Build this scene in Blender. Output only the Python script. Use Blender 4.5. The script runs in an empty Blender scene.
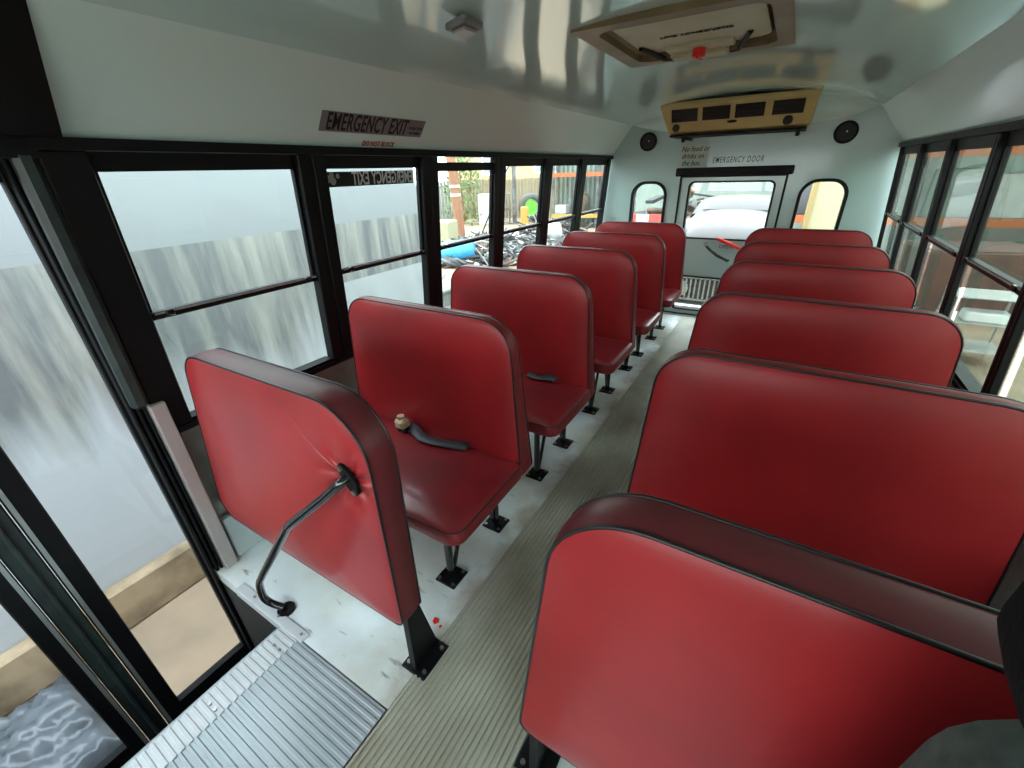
import bpy, bmesh, math, random
from mathutils import Vector, Matrix, Euler
random.seed(7)
SC = bpy.context.scene
COL = SC.collection
PI = math.pi

# ------------------------------------------------------------------ camera
cam_d = bpy.data.cameras.new('camera'); cam = bpy.data.objects.new('camera', cam_d); COL.objects.link(cam)
CR = Vector((0.85622395, 0.51582543, -0.02836679)); CU = Vector((-0.21157585, 0.40023178, 0.89165587))
CB = Vector((0.47129206, -0.75745538, 0.45182424)); CP = Vector((0.68573, 0.0, 1.38866))
cam.matrix_world = Matrix(((CR.x, CU.x, CB.x, CP.x), (CR.y, CU.y, CB.y, CP.y), (CR.z, CU.z, CB.z, CP.z), (0, 0, 0, 1)))
cam_d.sensor_width = 36.0; cam_d.lens = 419.34 * 36.0 / 1024.0
cam_d.clip_start = 0.02; cam_d.clip_end = 300
SC.camera = cam

# ------------------------------------------------------------------ world: bright overcast sky
w = bpy.data.worlds.new('overcast_sky'); SC.world = w; w.use_nodes = True
wn, wl = w.node_tree.nodes, w.node_tree.links
bg = wn['Background']
tc = wn.new('ShaderNodeTexCoord'); sp = wn.new('ShaderNodeSeparateXYZ'); rp = wn.new('ShaderNodeValToRGB')
wl.new(tc.outputs['Generated'], sp.inputs[0]); wl.new(sp.outputs['Z'], rp.inputs[0]); wl.new(rp.outputs[0], bg.inputs[0])
rp.color_ramp.elements[0].position = 0.0; rp.color_ramp.elements[0].color = (0.92, 0.98, 0.97, 1)
rp.color_ramp.elements[1].position = 0.8; rp.color_ramp.elements[1].color = (0.80, 0.90, 1.0, 1)
bg.inputs[1].default_value = 3.2
SC.view_settings.view_transform = 'Standard'; SC.view_settings.look = 'None'
SC.view_settings.exposure = 1.5; SC.view_settings.gamma = 1.0; SC.view_settings.use_curve_mapping = False

# ------------------------------------------------------------------ materials
def mat(name, color, rough=0.5, metal=0.0, noise=0.0, nscale=8.0, bump=0.0, bscale=40.0, coat=0.0, color2=None, spec=0.5, stretch=None, detail=4.0):
    m = bpy.data.materials.new(name); m.use_nodes = True
    nt = m.node_tree; N, L = nt.nodes, nt.links; b = N['Principled BSDF']
    b.inputs['Base Color'].default_value = (*color, 1); b.inputs['Roughness'].default_value = rough
    b.inputs['Metallic'].default_value = metal; b.inputs['Coat Weight'].default_value = coat
    b.inputs['Coat Roughness'].default_value = 0.08
    b.inputs['Specular IOR Level'].default_value = spec
    t = N.new('ShaderNodeTexCoord'); src = t.outputs['Object']
    if stretch:
        mp = N.new('ShaderNodeMapping'); mp.inputs['Scale'].default_value = stretch; L.new(src, mp.inputs[0]); src = mp.outputs[0]
    if noise > 0 or color2:
        n = N.new('ShaderNodeTexNoise'); n.inputs['Scale'].default_value = nscale; n.inputs['Detail'].default_value = detail; L.new(src, n.inputs[0])
        r = N.new('ShaderNodeValToRGB'); L.new(n.outputs[0], r.inputs[0])
        c2 = color2 if color2 else tuple(max(0, c * (1 - noise)) for c in color)
        r.color_ramp.elements[0].position = 0.35; r.color_ramp.elements[0].color = (*c2, 1)
        r.color_ramp.elements[1].position = 0.62; r.color_ramp.elements[1].color = (*color, 1)
        L.new(r.outputs[0], b.inputs['Base Color'])
    if bump > 0:
        n2 = N.new('ShaderNodeTexNoise'); n2.inputs['Scale'].default_value = bscale; n2.inputs['Detail'].default_value = 3; L.new(src, n2.inputs[0])
        bp = N.new('ShaderNodeBump'); bp.inputs['Strength'].default_value = bump; bp.inputs['Distance'].default_value = 0.01
        L.new(n2.outputs[0], bp.inputs['Height']); L.new(bp.outputs[0], b.inputs['Normal'])
    return m

def glass_mat(name, tint, gloss=1.0, rough=0.0, haze=0.0):
    m = bpy.data.materials.new(name); m.use_nodes = True
    N, L = m.node_tree.nodes, m.node_tree.links
    for n in list(N): N.remove(n)
    o = N.new('ShaderNodeOutputMaterial'); tr = N.new('ShaderNodeBsdfTransparent'); gl = N.new('ShaderNodeBsdfGlossy')
    tr.inputs[0].default_value = (*tint, 1); gl.inputs['Roughness'].default_value = rough
    lw = N.new('ShaderNodeLayerWeight'); lw.inputs[0].default_value = 0.5          # facing = 1 - |cos|, Schlick's reflectance from it
    pw_ = N.new('ShaderNodeMath'); pw_.operation = 'POWER'; pw_.inputs[1].default_value = 5.0; L.new(lw.outputs['Facing'], pw_.inputs[0])
    mx = N.new('ShaderNodeMixShader'); ml = N.new('ShaderNodeMath'); ml.operation = 'MULTIPLY_ADD'; ml.inputs[1].default_value = 0.5 * gloss; ml.inputs[2].default_value = 0.03 * gloss
    L.new(pw_.outputs[0], ml.inputs[0]); L.new(ml.outputs[0], mx.inputs[0]); L.new(tr.outputs[0], mx.inputs[1]); L.new(gl.outputs[0], mx.inputs[2])
    last = mx
    if haze > 0:                        # dust film on the pane
        df = N.new('ShaderNodeBsdfDiffuse'); df.inputs[0].default_value = (0.75, 0.8, 0.78, 1)
        m2 = N.new('ShaderNodeMixShader'); m2.inputs[0].default_value = haze
        L.new(mx.outputs[0], m2.inputs[1]); L.new(df.outputs[0], m2.inputs[2]); last = m2
    L.new(last.outputs[0], o.inputs[0]); return m

M = {}
M['vinyl'] = mat('red_vinyl', (0.35, 0.017, 0.020), 0.40, spec=0.34, noise=0.0, nscale=2.6, bump=0.10, bscale=9, color2=(0.25, 0.012, 0.015))
M['gusset'] = mat('maroon_vinyl', (0.150, 0.020, 0.026), 0.42, spec=0.35, nscale=6, color2=(0.105, 0.016, 0.02), bump=0.1, bscale=14)
M['gusset2'] = mat('dark_red_vinyl', (0.24, 0.022, 0.024), 0.42, spec=0.3, nscale=6, color2=(0.16, 0.018, 0.02), bump=0.1, bscale=14)
M['cushion'] = mat('worn_red_vinyl', (0.26, 0.018, 0.024), 0.30, nscale=3, color2=(0.17, 0.012, 0.017), bump=0.12, bscale=10, coat=0.15)
M['piping'] = mat('black_piping', (0.012, 0.010, 0.011), 0.35)
M['black'] = mat('black_metal', (0.006, 0.006, 0.007), 0.45, spec=0.22)
M['gblack'] = mat('glossy_black_tube', (0.008, 0.008, 0.009), 0.12, coat=0.6)
M['rubber'] = mat('black_rubber', (0.006, 0.006, 0.007), 0.6, spec=0.2)
M['dgreen'] = mat('dark_green_gasket', (0.030, 0.045, 0.043), 0.45, noise=0.4, nscale=20)
M['alu'] = mat('aluminium_strip', (0.45, 0.48, 0.47), 0.35, 0.7)
M['ceil'] = mat('ceiling_enamel', (0.60, 0.80, 0.76), 0.07, bump=0.02, bscale=2.2, coat=0.6)
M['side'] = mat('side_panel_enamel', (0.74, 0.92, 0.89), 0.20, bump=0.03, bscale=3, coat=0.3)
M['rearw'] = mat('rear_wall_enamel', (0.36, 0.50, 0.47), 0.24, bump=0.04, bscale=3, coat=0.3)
M['lower'] = mat('lower_wall_metal', (0.30, 0.30, 0.28), 0.4, 0.3, nscale=7, color2=(0.20, 0.19, 0.17))
M['kick'] = mat('painted_kick_panel', (0.55, 0.62, 0.62), 0.4, noise=0.12, nscale=9)
M['trimpink'] = mat('bare_metal_trim', (0.50, 0.45, 0.43), 0.4, 0.2, noise=0.1)
M['grey'] = mat('grey_paint', (0.35, 0.38, 0.38), 0.5, noise=0.1)
M['cream'] = mat('aged_cream_plastic', (0.50, 0.50, 0.33), 0.4, noise=0.12, nscale=6)
M['acbeige'] = mat('yellowed_beige_plastic', (0.50, 0.38, 0.15), 0.38, noise=0.18, nscale=5)
M['tan'] = mat('tan_frame_plastic', (0.23, 0.175, 0.085), 0.42, nscale=5, color2=(0.16, 0.115, 0.05))
M['vent'] = mat('vent_black', (0.006, 0.006, 0.006), 0.6)
M['red'] = mat('red_paint', (0.75, 0.02, 0.01), 0.35)
M['white'] = mat('white_paint', (0.78, 0.80, 0.80), 0.5, noise=0.08)
M['ink'] = mat('black_ink', (0.01, 0.01, 0.01), 0.6)
M['redink'] = mat('red_ink', (0.45, 0.05, 0.04), 0.6)
M['placard'] = mat('grey_sign', (0.22, 0.22, 0.23), 0.4)
M['notice'] = mat('clear_notice', (0.40, 0.47, 0.38), 0.4)
M['screw'] = mat('screw_steel', (0.35, 0.34, 0.32), 0.3, 0.9)
M['belt'] = mat('dark_belt_webbing', (0.055, 0.06, 0.075), 0.55, noise=0.2, nscale=60)
M['buckle'] = mat('tan_buckle', (0.55, 0.42, 0.27), 0.45)
M['ribs'] = mat('ribbed_rubber', (0.47, 0.465, 0.385), 0.42, nscale=3.0, color2=(0.25, 0.235, 0.165), stretch=(1, 0.7, 1), bump=0.05, bscale=60, detail=8)
M['step'] = mat('step_tread_grey', (0.40, 0.46, 0.48), 0.36, nscale=3, color2=(0.30, 0.35, 0.37), metal=0.15)
M['nose'] = mat('nosing_pale', (0.60, 0.64, 0.65), 0.4, noise=0.12)
M['orange'] = mat('orange_beam', (0.383, 0.099, 0.023), 0.5, noise=0.15)
M['yellow'] = mat('yellow_beam', (0.400, 0.250, 0.050), 0.5, noise=0.15)
M['wood'] = mat('pole_wood', (0.240, 0.114, 0.060), 0.8, nscale=10, color2=(0.168, 0.078, 0.042), stretch=(4, 4, 0.5))
M['fence'] = mat('weathered_fence_wood', (0.176, 0.197, 0.176), 0.8, nscale=3, color2=(0.118, 0.134, 0.122), stretch=(4, 4, 0.4))
M['fence2'] = mat('tan_fence_wood', (0.210, 0.168, 0.113), 0.8, nscale=3, color2=(0.160, 0.134, 0.084), stretch=(4, 4, 0.4))
M['leaf'] = mat('yellow_green_leaves', (0.151, 0.210, 0.067), 0.7, nscale=6, color2=(0.067, 0.126, 0.034))
M['tire'] = mat('tire_rubber', (0.07, 0.07, 0.075), 0.7)
M['lime'] = mat('lime_green_plastic', (0.108, 0.390, 0.036), 0.4)
M['blue'] = mat('sky_blue_plastic', (0.040, 0.272, 0.480), 0.4, noise=0.1)
M['ybuild'] = mat('yellow_stucco', (0.383, 0.297, 0.171), 0.8, noise=0.1)
M['bluewin'] = mat('bluish_window_glass', (0.220, 0.288, 0.320), 0.2)
M['corr'] = mat('corrugated_grey_green', (0.176, 0.218, 0.193), 0.5, noise=0.2, nscale=2, stretch=(4, 1, 1))
M['pvan'] = mat('pinkish_white_paint', (0.058, 0.048, 0.047), 0.35, noise=0.06)
M['chrome'] = mat('old_chrome', (0.6, 0.6, 0.58), 0.25, 0.9, noise=0.4, nscale=30)
M['dark'] = mat('dark_recess', (0.02, 0.02, 0.02), 0.7)
M['rust'] = mat('brown_scrap', (0.110, 0.060, 0.040), 0.7, nscale=5, color2=(0.050, 0.035, 0.025))
M['scrapg'] = mat('grey_scrap', (0.140, 0.144, 0.140), 0.5, 0.3, nscale=4, color2=(0.048, 0.048, 0.048))
M['scrapw'] = mat('white_scrap', (0.400, 0.400, 0.380), 0.5, noise=0.2)
M['creamw'] = mat('cream_wall_paint', (0.342, 0.304, 0.190), 0.6, noise=0.08)
M['brownedge'] = mat('tan_corner_paint', (0.270, 0.189, 0.068), 0.6)
M['tarp'] = mat('grey_plastic_sheet', (0.115, 0.13, 0.145), 0.25, nscale=5, color2=(0.06, 0.07, 0.08))
M['boxcream'] = mat('cream_cardboard', (0.30, 0.28, 0.17), 0.7, noise=0.1)
M['ledge'] = mat('tan_concrete', (0.36, 0.27, 0.17), 0.8, nscale=5, color2=(0.17, 0.12, 0.07), bump=0.3, bscale=12)
M['seatcloth'] = mat('dark_seat_cloth', (0.008, 0.010, 0.012), 0.85, spec=0.15, bump=0.2, bscale=120)
M['seattrim'] = mat('grey_green_plush', (0.10, 0.12, 0.11), 0.9, noise=0.4, nscale=40)
M['glass'] = glass_mat('window_glass', (0.93, 0.97, 0.95), 1.0, haze=0.02)
M['tglass'] = glass_mat('dusty_tinted_glass', (0.62, 0.68, 0.63), 1.6, haze=0.05)
M['doorglass'] = glass_mat('door_glass', (0.95, 0.97, 0.97), 1.0)

def nodes_of(m): return m.node_tree.nodes, m.node_tree.links
def M_floor():
    m = mat('white_floor_plate', (0.66, 0.69, 0.68), 0.38, coat=0.1)
    N, L = nodes_of(m); b = N['Principled BSDF']; t = N.new('ShaderNodeTexCoord')
    n1 = N.new('ShaderNodeTexNoise'); n1.inputs['Scale'].default_value = 2.2; n1.inputs['Detail'].default_value = 6; L.new(t.outputs['Object'], n1.inputs[0])
    r1 = N.new('ShaderNodeValToRGB'); r1.color_ramp.elements[0].position = 0.38; r1.color_ramp.elements[0].color = (0.60, 0.62, 0.55, 1)
    r1.color_ramp.elements[1].position = 0.58; r1.color_ramp.elements[1].color = (0.82, 0.90, 0.92, 1); L.new(n1.outputs[0], r1.inputs[0])
    n2 = N.new('ShaderNodeTexNoise'); n2.inputs['Scale'].default_value = 26; n2.inputs['Detail'].default_value = 5
    mp = N.new('ShaderNodeMapping'); mp.inputs['Scale'].default_value = (0.35, 1.6, 1); L.new(t.outputs['Object'], mp.inputs[0]); L.new(mp.outputs[0], n2.inputs[0])
    r2 = N.new('ShaderNodeValToRGB'); r2.color_ramp.elements[0].position = 0.27; r2.color_ramp.elements[0].color = (0.30, 0.29, 0.26, 1)
    r2.color_ramp.elements[1].position = 0.36; r2.color_ramp.elements[1].color = (1, 1, 1, 1); L.new(n2.outputs[0], r2.inputs[0])
    mx = N.new('ShaderNodeMixRGB'); mx.blend_type = 'MULTIPLY'; mx.inputs[0].default_value = 0.8
    L.new(r1.outputs[0], mx.inputs[1]); L.new(r2.outputs[0], mx.inputs[2])
    sx = N.new('ShaderNodeSeparateXYZ'); L.new(t.outputs['Object'], sx.inputs[0])          # brown grime trodden in along the seam at x = 0
    ab = N.new('ShaderNodeMath'); ab.operation = 'ABSOLUTE'; L.new(sx.outputs['X'], ab.inputs[0])
    n3 = N.new('ShaderNodeTexNoise'); n3.inputs['Scale'].default_value = 7; n3.inputs['Detail'].default_value = 6; L.new(t.outputs['Object'], n3.inputs[0])
    ad = N.new('ShaderNodeMath'); ad.operation = 'MULTIPLY_ADD'; ad.inputs[1].default_value = .28; L.new(n3.outputs[0], ad.inputs[0]); L.new(ab.outputs[0], ad.inputs[2])
    mr = N.new('ShaderNodeMapRange'); mr.inputs[1].default_value = .11; mr.inputs[2].default_value = .21; mr.inputs[3].default_value = .75; mr.inputs[4].default_value = 0.0; L.new(ad.outputs[0], mr.inputs[0])
    m2 = N.new('ShaderNodeMixRGB'); L.new(mr.outputs[0], m2.inputs[0]); L.new(mx.outputs[0], m2.inputs[1]); m2.inputs[2].default_value = (0.30, 0.22, 0.13, 1)
    L.new(m2.outputs[0], b.inputs['Base Color']); return m
M['floor'] = M_floor()
def M_wallout():
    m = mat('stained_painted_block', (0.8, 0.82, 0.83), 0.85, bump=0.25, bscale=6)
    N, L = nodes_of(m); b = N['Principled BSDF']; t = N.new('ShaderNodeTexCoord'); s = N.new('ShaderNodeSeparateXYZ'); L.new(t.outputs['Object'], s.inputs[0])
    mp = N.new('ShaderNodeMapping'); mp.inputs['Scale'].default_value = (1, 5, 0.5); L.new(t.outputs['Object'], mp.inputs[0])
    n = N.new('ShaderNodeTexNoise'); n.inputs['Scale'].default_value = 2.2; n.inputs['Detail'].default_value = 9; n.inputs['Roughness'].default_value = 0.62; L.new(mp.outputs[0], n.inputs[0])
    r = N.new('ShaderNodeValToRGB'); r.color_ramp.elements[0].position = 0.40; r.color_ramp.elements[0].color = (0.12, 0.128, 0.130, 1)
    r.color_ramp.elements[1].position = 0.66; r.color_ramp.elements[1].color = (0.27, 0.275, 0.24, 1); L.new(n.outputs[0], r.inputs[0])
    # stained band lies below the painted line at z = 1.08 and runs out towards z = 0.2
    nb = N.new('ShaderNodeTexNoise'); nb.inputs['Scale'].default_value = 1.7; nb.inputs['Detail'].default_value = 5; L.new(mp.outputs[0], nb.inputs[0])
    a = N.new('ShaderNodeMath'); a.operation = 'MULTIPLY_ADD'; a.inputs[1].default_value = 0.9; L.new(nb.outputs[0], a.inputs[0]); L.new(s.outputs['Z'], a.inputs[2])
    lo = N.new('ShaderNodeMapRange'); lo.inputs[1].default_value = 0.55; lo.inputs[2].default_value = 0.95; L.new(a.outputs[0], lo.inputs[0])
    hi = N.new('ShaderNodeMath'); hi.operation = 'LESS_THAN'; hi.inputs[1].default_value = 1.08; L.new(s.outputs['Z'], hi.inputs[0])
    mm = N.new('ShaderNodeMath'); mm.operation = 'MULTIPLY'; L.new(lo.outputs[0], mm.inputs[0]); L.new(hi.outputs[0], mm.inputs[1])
    mx = N.new('ShaderNodeMixRGB'); L.new(mm.outputs[0], mx.inputs[0]); mc = N.new('ShaderNodeMixRGB'); mc.inputs[1].default_value = (0.38, 0.40, 0.415, 1); mc.inputs[2].default_value = (0.215, 0.232, 0.235, 1)   # upper coat coloured darker, lower paler, to offset the stronger skylight above the line
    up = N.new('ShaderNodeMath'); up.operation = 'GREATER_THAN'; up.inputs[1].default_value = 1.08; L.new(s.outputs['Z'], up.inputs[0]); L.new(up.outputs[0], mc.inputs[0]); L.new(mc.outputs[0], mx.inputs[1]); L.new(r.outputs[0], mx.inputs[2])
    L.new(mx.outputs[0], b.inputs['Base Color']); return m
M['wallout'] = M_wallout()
M['patch'] = mat('pale_wall_patch', (0.33, 0.355, 0.355), 0.8, noise=0.15, nscale=3)
M['ground'] = mat('sandy_concrete_ground', (0.31, 0.225, 0.150), 0.9, nscale=2.2, color2=(0.21, 0.16, 0.11), bump=0.2, bscale=10, detail=8)

# ------------------------------------------------------------------ mesh helpers
class MB:
    def __init__(s): s.v = []; s.f = []; s.mi = []; s.sm = []
    def add(s, vs, fs, mi=0, smooth=False):
        o = len(s.v); s.v += [tuple(v) for v in vs]
        for f in fs: s.f.append([i + o for i in f]); s.mi.append(mi); s.sm.append(smooth)
        return s
    def box(s, x0, x1, y0, y1, z0, z1, mi=0, fn=None):
        vs = [(x, y, z) for x in (x0, x1) for y in (y0, y1) for z in (z0, z1)]
        if fn: vs = [fn(*v) for v in vs]
        return s.add(vs, [(0, 1, 3, 2), (4, 6, 7, 5), (0, 4, 5, 1), (2, 3, 7, 6), (0, 2, 6, 4), (1, 5, 7, 3)], mi)
    def bbox(s, x0, x1, y0, y1, z0, z1, b=0.004, mi=0, fn=None):    # box with chamfered edges
        X = (x0, x1); Y = (y0, y1); Z = (z0, z1); vs = []
        for i in (0, 1):
            for j in (0, 1):
                for k in (0, 1):
                    sx, sy, sz = (1 - 2 * i), (1 - 2 * j), (1 - 2 * k)
                    vs += [(X[i], Y[j] + sy * b, Z[k] + sz * b), (X[i] + sx * b, Y[j], Z[k] + sz * b), (X[i] + sx * b, Y[j] + sy * b, Z[k])]
        bm = bmesh.new(); 
        for v in vs: bm.verts.new(fn(*v) if fn else v)
        bmesh.ops.convex_hull(bm, input=bm.verts); bm.verts.index_update()
        s.add([v.co[:] for v in bm.verts], [[v.index for v in f.verts] for f in bm.faces], mi); bm.free(); return s
    def tube(s, pts, r, n=10, mi=0, closed=False, cap=True):
        pts = [Vector(p) for p in pts]; k = len(pts); rings = []
        up = Vector((0, 0, 1)); prev = None
        for i, p in enumerate(pts):
            if closed: t = (pts[(i + 1) % k] - pts[i - 1])
            else: t = pts[min(i + 1, k - 1)] - pts[max(i - 1, 0)]
            t.normalize()
            if prev is None:
                a = t.cross(up) if abs(t.dot(up)) < 0.95 else t.cross(Vector((1, 0, 0)))
            else: a = prev - t * prev.dot(t)
            a.normalize(); prev = a; b2 = t.cross(a)
            rr = r[i] if isinstance(r, (list, tuple)) else r
            rings.append([p + (a * math.cos(2 * PI * j / n) + b2 * math.sin(2 * PI * j / n)) * rr for j in range(n)])
        vs = [v for g in rings for v in g]; fs = []
        for i in range(k if closed else k - 1):
            i2 = (i + 1) % k
            for j in range(n): fs.append((i * n + j, i * n + (j + 1) % n, i2 * n + (j + 1) % n, i2 * n + j))
        s.add(vs, fs, mi, True)
        if not closed and cap: s.add(rings[0], [tuple(range(n))[::-1]], mi); s.add(rings[-1], [tuple(range(n))], mi)
        return s
    def prism(s, poly, fn, h0, h1, mi=0, smooth=False):       # poly (a,b); fn(a,b,h) -> xyz
        n = len(poly); vs = [fn(a, b, h0) for a, b in poly] + [fn(a, b, h1) for a, b in poly]
        s.add(vs, [tuple(range(n))[::-1], tuple(range(n, 2 * n))], mi)
        s.add(vs, [(i, (i + 1) % n, n + (i + 1) % n, n + i) for i in range(n)], mi, smooth); return s
    def ringprism(s, outer, inner, fn, h0, h1, mi=0):          # frame between two loops with equal counts
        n = len(outer); vs = []
        for h in (h0, h1): vs += [fn(a, b, h) for a, b in outer] + [fn(a, b, h) for a, b in inner]
        fs = []
        for i in range(n):
            j = (i + 1) % n
            fs += [(i, j, n + j, n + i), (2 * n + i, 3 * n + i, 3 * n + j, 2 * n + j), (i, 2 * n + i, 2 * n + j, j), (n + i, n + j, 3 * n + j, 3 * n + i)]
        s.add(vs, fs, mi); return s
    def build(s, name, mats, parent=None, loc=None):
        me = bpy.data.meshes.new(name); me.from_pydata(s.v, [], s.f)
        for m in (mats if isinstance(mats, (list, tuple)) else [mats]): me.materials.append(m)
        me.polygons.foreach_set('material_index', s.mi); me.polygons.foreach_set('use_smooth', s.sm)
        bm = bmesh.new(); bm.from_mesh(me); bmesh.ops.recalc_face_normals(bm, faces=bm.faces); bm.to_mesh(me); bm.free()
        o = bpy.data.objects.new(name, me); COL.objects.link(o)
        if parent: o.parent = parent
        if loc: o.location = loc
        return o

def build_each(mb, name, mats, parent=None):
    """every separate piece of the mesh builder becomes a part of its own"""
    key = {}; par = list(range(len(mb.v)))
    def find(i):
        while par[i] != i: par[i] = par[par[i]]; i = par[i]
        return i
    for i, v in enumerate(mb.v):
        k = tuple(round(c, 6) for c in v)
        if k in key: par[find(i)] = find(key[k])
        else: key[k] = i
    for f in mb.f:
        for j in f[1:]: par[find(j)] = find(f[0])
    groups = {}
    for n_, f in enumerate(mb.f): groups.setdefault(find(f[0]), []).append(n_)
    out = []
    for ids in groups.values():
        m = MB(); mp = {}
        for n_ in ids:
            for j in mb.f[n_]:
                if j not in mp: mp[j] = len(m.v); m.v.append(mb.v[j])
            m.f.append([mp[j] for j in mb.f[n_]]); m.mi.append(mb.mi[n_]); m.sm.append(mb.sm[n_])
        out.append(m.build(name, mats, parent))
    return out

def tag(o, label=None, cat=None, group=None, kind=None):
    if label: o['label'] = label
    if cat: o['category'] = cat
    if group: o['group'] = group
    if kind: o['kind'] = kind
    return o
def empty(name, loc, label=None, cat=None, group=None, kind=None):
    o = bpy.data.objects.new(name, None); COL.objects.link(o); o.location = loc; o.empty_display_size = 0.1
    return tag(o, label, cat, group, kind)
KIDS = {}
def copy_tree(o, parent=None):
    c = o.copy(); COL.objects.link(c); c.parent = parent
    for ch in [x for x in list(COL.objects) if x.parent == o]: copy_tree(ch, c)
    return c
def rpoly(pts, rad, n=6):                       # rounded polygon
    out = []; k = len(pts)
    for i in range(k):
        p = Vector(pts[i]); a = Vector(pts[i - 1]) - p; b = Vector(pts[(i + 1) % k]) - p
        r = rad[i] if isinstance(rad, (list, tuple)) else rad
        if r <= 0: out.append(tuple(p)); continue
        ang = a.angle(b); d = min(r / math.tan(ang / 2), a.length * .49, b.length * .49); r2 = d * math.tan(ang / 2)
        p0 = p + a.normalized() * d; p1 = p + b.normalized() * d
        c = p + (a.normalized() + b.normalized()).normalized() * (r2 / math.sin(ang / 2))
        a0 = math.atan2(p0.y - c.y, p0.x - c.x); a1 = math.atan2(p1.y - c.y, p1.x - c.x); da = (a1 - a0 + PI) % (2 * PI) - PI
        for j in range(n + 1): t = a0 + da * j / n; out.append((c.x + r2 * math.cos(t), c.y + r2 * math.sin(t)))
    return out
def dens(poly, step=0.05):                      # denser polygon edges
    out = []
    for i in range(len(poly)):
        a = Vector(poly[i]); b = Vector(poly[(i + 1) % len(poly)]); m = max(1, int((b - a).length / step))
        for j in range(m): out.append(tuple(a.lerp(b, j / m)))
    return out
def circ(cx, cy, r, n=24, ry=None): return [(cx + r * math.cos(2 * PI * i / n), cy + (ry or r) * math.sin(2 * PI * i / n)) for i in range(n)]

def pad_mesh(mb, poly, fn, h0, h1, bulge0, bulge1, edge=0.012, puff=0.006, dim=None):
    """upholstered pad: poly in (a,b), faces at h0 and h1 bulging outwards, material 0 on the faces and 1 on the band"""
    n = len(poly); ca = sum(p[0] for p in poly) / n; cb = sum(p[1] for p in poly) / n
    S = [1.0, 0.985, 0.96, 0.92, 0.86, 0.77, 0.64, 0.48, 0.30, 0.14]
    for h, bl, sg in ((h0, bulge0, -1), (h1, bulge1, 1)):
        vs = []; fs = []
        for s_ in S:
            for a, b in poly:
                hh = h + sg * bl * (1 - s_ ** 5) ** 0.8
                aa = ca + (a - ca) * s_; bb = cb + (b - cb) * s_
                if dim: hh += dim(aa, bb, sg)
                vs.append(fn(aa, bb, hh))
        for k in range(len(S) - 1):
            for i in range(n): j = (i + 1) % n; fs.append((k * n + i, k * n + j, (k + 1) * n + j, (k + 1) * n + i))
        vs.append(fn(ca, cb, h + sg * bl + (dim(ca, cb, sg) if dim else 0))); c = len(vs) - 1; k = len(S) - 1
        for i in range(n): fs.append((k * n + i, k * n + (i + 1) % n, c))
        mb.add(vs, fs, 0, True)
    vs = []; fs = []; K = 5
    for k in range(K):
        t = k / (K - 1); h = h0 + (h1 - h0) * t; pf = puff * math.sin(PI * t)
        for a, b in poly:
            d = math.hypot(a - ca, b - cb); f_ = 1 + pf / max(d, .01); vs.append(fn(ca + (a - ca) * f_, cb + (b - cb) * f_, h))
    for k in range(K - 1):
        for i in range(n): j = (i + 1) % n; fs.append((k * n + i, k * n + j, (k + 1) * n + j, (k + 1) * n + i))
    mb.add(vs, fs, 1, True)

def text_mesh(name, body, size, m, parent, matrix, ext=0.0008, align='CENTER', sx=1.0, bold=0.0, shear=0.0, space=1.0):
    cu = bpy.data.curves.new(name, 'FONT'); cu.body = body; cu.size = size; cu.extrude = ext; cu.align_x = align; cu.align_y = 'CENTER'
    cu.offset = bold; cu.shear = shear; cu.space_character = space; cu.resolution_u = 3
    to = bpy.data.objects.new(name, cu); COL.objects.link(to)
    dg = bpy.context.evaluated_depsgraph_get(); me = bpy.data.meshes.new_from_object(to.evaluated_get(dg))
    bpy.data.objects.remove(to); me.name = name
    me.transform(matrix @ Matrix.Diagonal((sx, 1, 1, 1))); me.materials.clear(); me.materials.append(m)
    o = bpy.data.objects.new(name, me); COL.objects.link(o)
    if parent: o.parent = parent
    return o
def basis(loc, xa, ya):                         # text plane from its reading direction and up direction
    xa = Vector(xa).normalized(); ya = Vector(ya).normalized(); za = xa.cross(ya)
    return Matrix(((xa.x, ya.x, za.x, loc[0]), (xa.y, ya.y, za.y, loc[1]), (xa.z, ya.z, za.z, loc[2]), (0, 0, 0, 1)))

# ------------------------------------------------------------------ bus shell dimensions
CX = 0.211; LB = 4.54; YF = -1.35
def xl(z): return -0.939 + 0.0868 * (z - 1.019)
def fl(d, y, z): return (xl(z) - d, y, z)                     # d metres outward through the left side
def fr(d, y, z): return (2 * CX - xl(z) + d, y, z)            # right side
SIDES = {'left': fl, 'right': fr}
ZS, ZH = 0.61, 1.486                                          # sill, header top

# --- floor
mb = MB(); mb.box(-1.02, 0.0, 0.36, LB + .02, -0.06, 0.0); mb.box(0.428, 1.44, YF, LB + .02, -0.06, 0.0); mb.box(0.0, 0.428, YF, LB + .02, -0.06, -0.003)
tag(mb.build('floor', M['floor']), kind='structure')
# ribbed aisle
def rib_profile(a0, a1, pitch, h):
    n = int(round((a1 - a0) / pitch)); p = (a1 - a0) / n; out = []
    for i in range(n):
        s = a0 + i * p; out += [(s, 0), (s + p * .14, h), (s + p * .50, h), (s + p * .64, 0)]
    out.append((a1, 0)); return out
def ribbed(mb, prof, fn, u0, u1, zb, mi=0):
    n = len(prof); vs = [fn(a, u0, z) for a, z in prof] + [fn(a, u1, z) for a, z in prof]
    mb.add(vs, [(i, i + 1, n + i + 1, n + i) for i in range(n - 1)], mi)
    a0, a1 = prof[0][0], prof[-1][0]
    mb.add([fn(a0, u0, zb), fn(a1, u0, zb), fn(a1, u1, zb), fn(a0, u1, zb), fn(a0, u0, 0), fn(a1, u0, 0), fn(a1, u1, 0), fn(a0, u1, 0)],
           [(0, 1, 2, 3), (0, 1, 5, 4), (1, 2, 6, 5), (2, 3, 7, 6), (3, 0, 4, 7)], mi)
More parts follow.
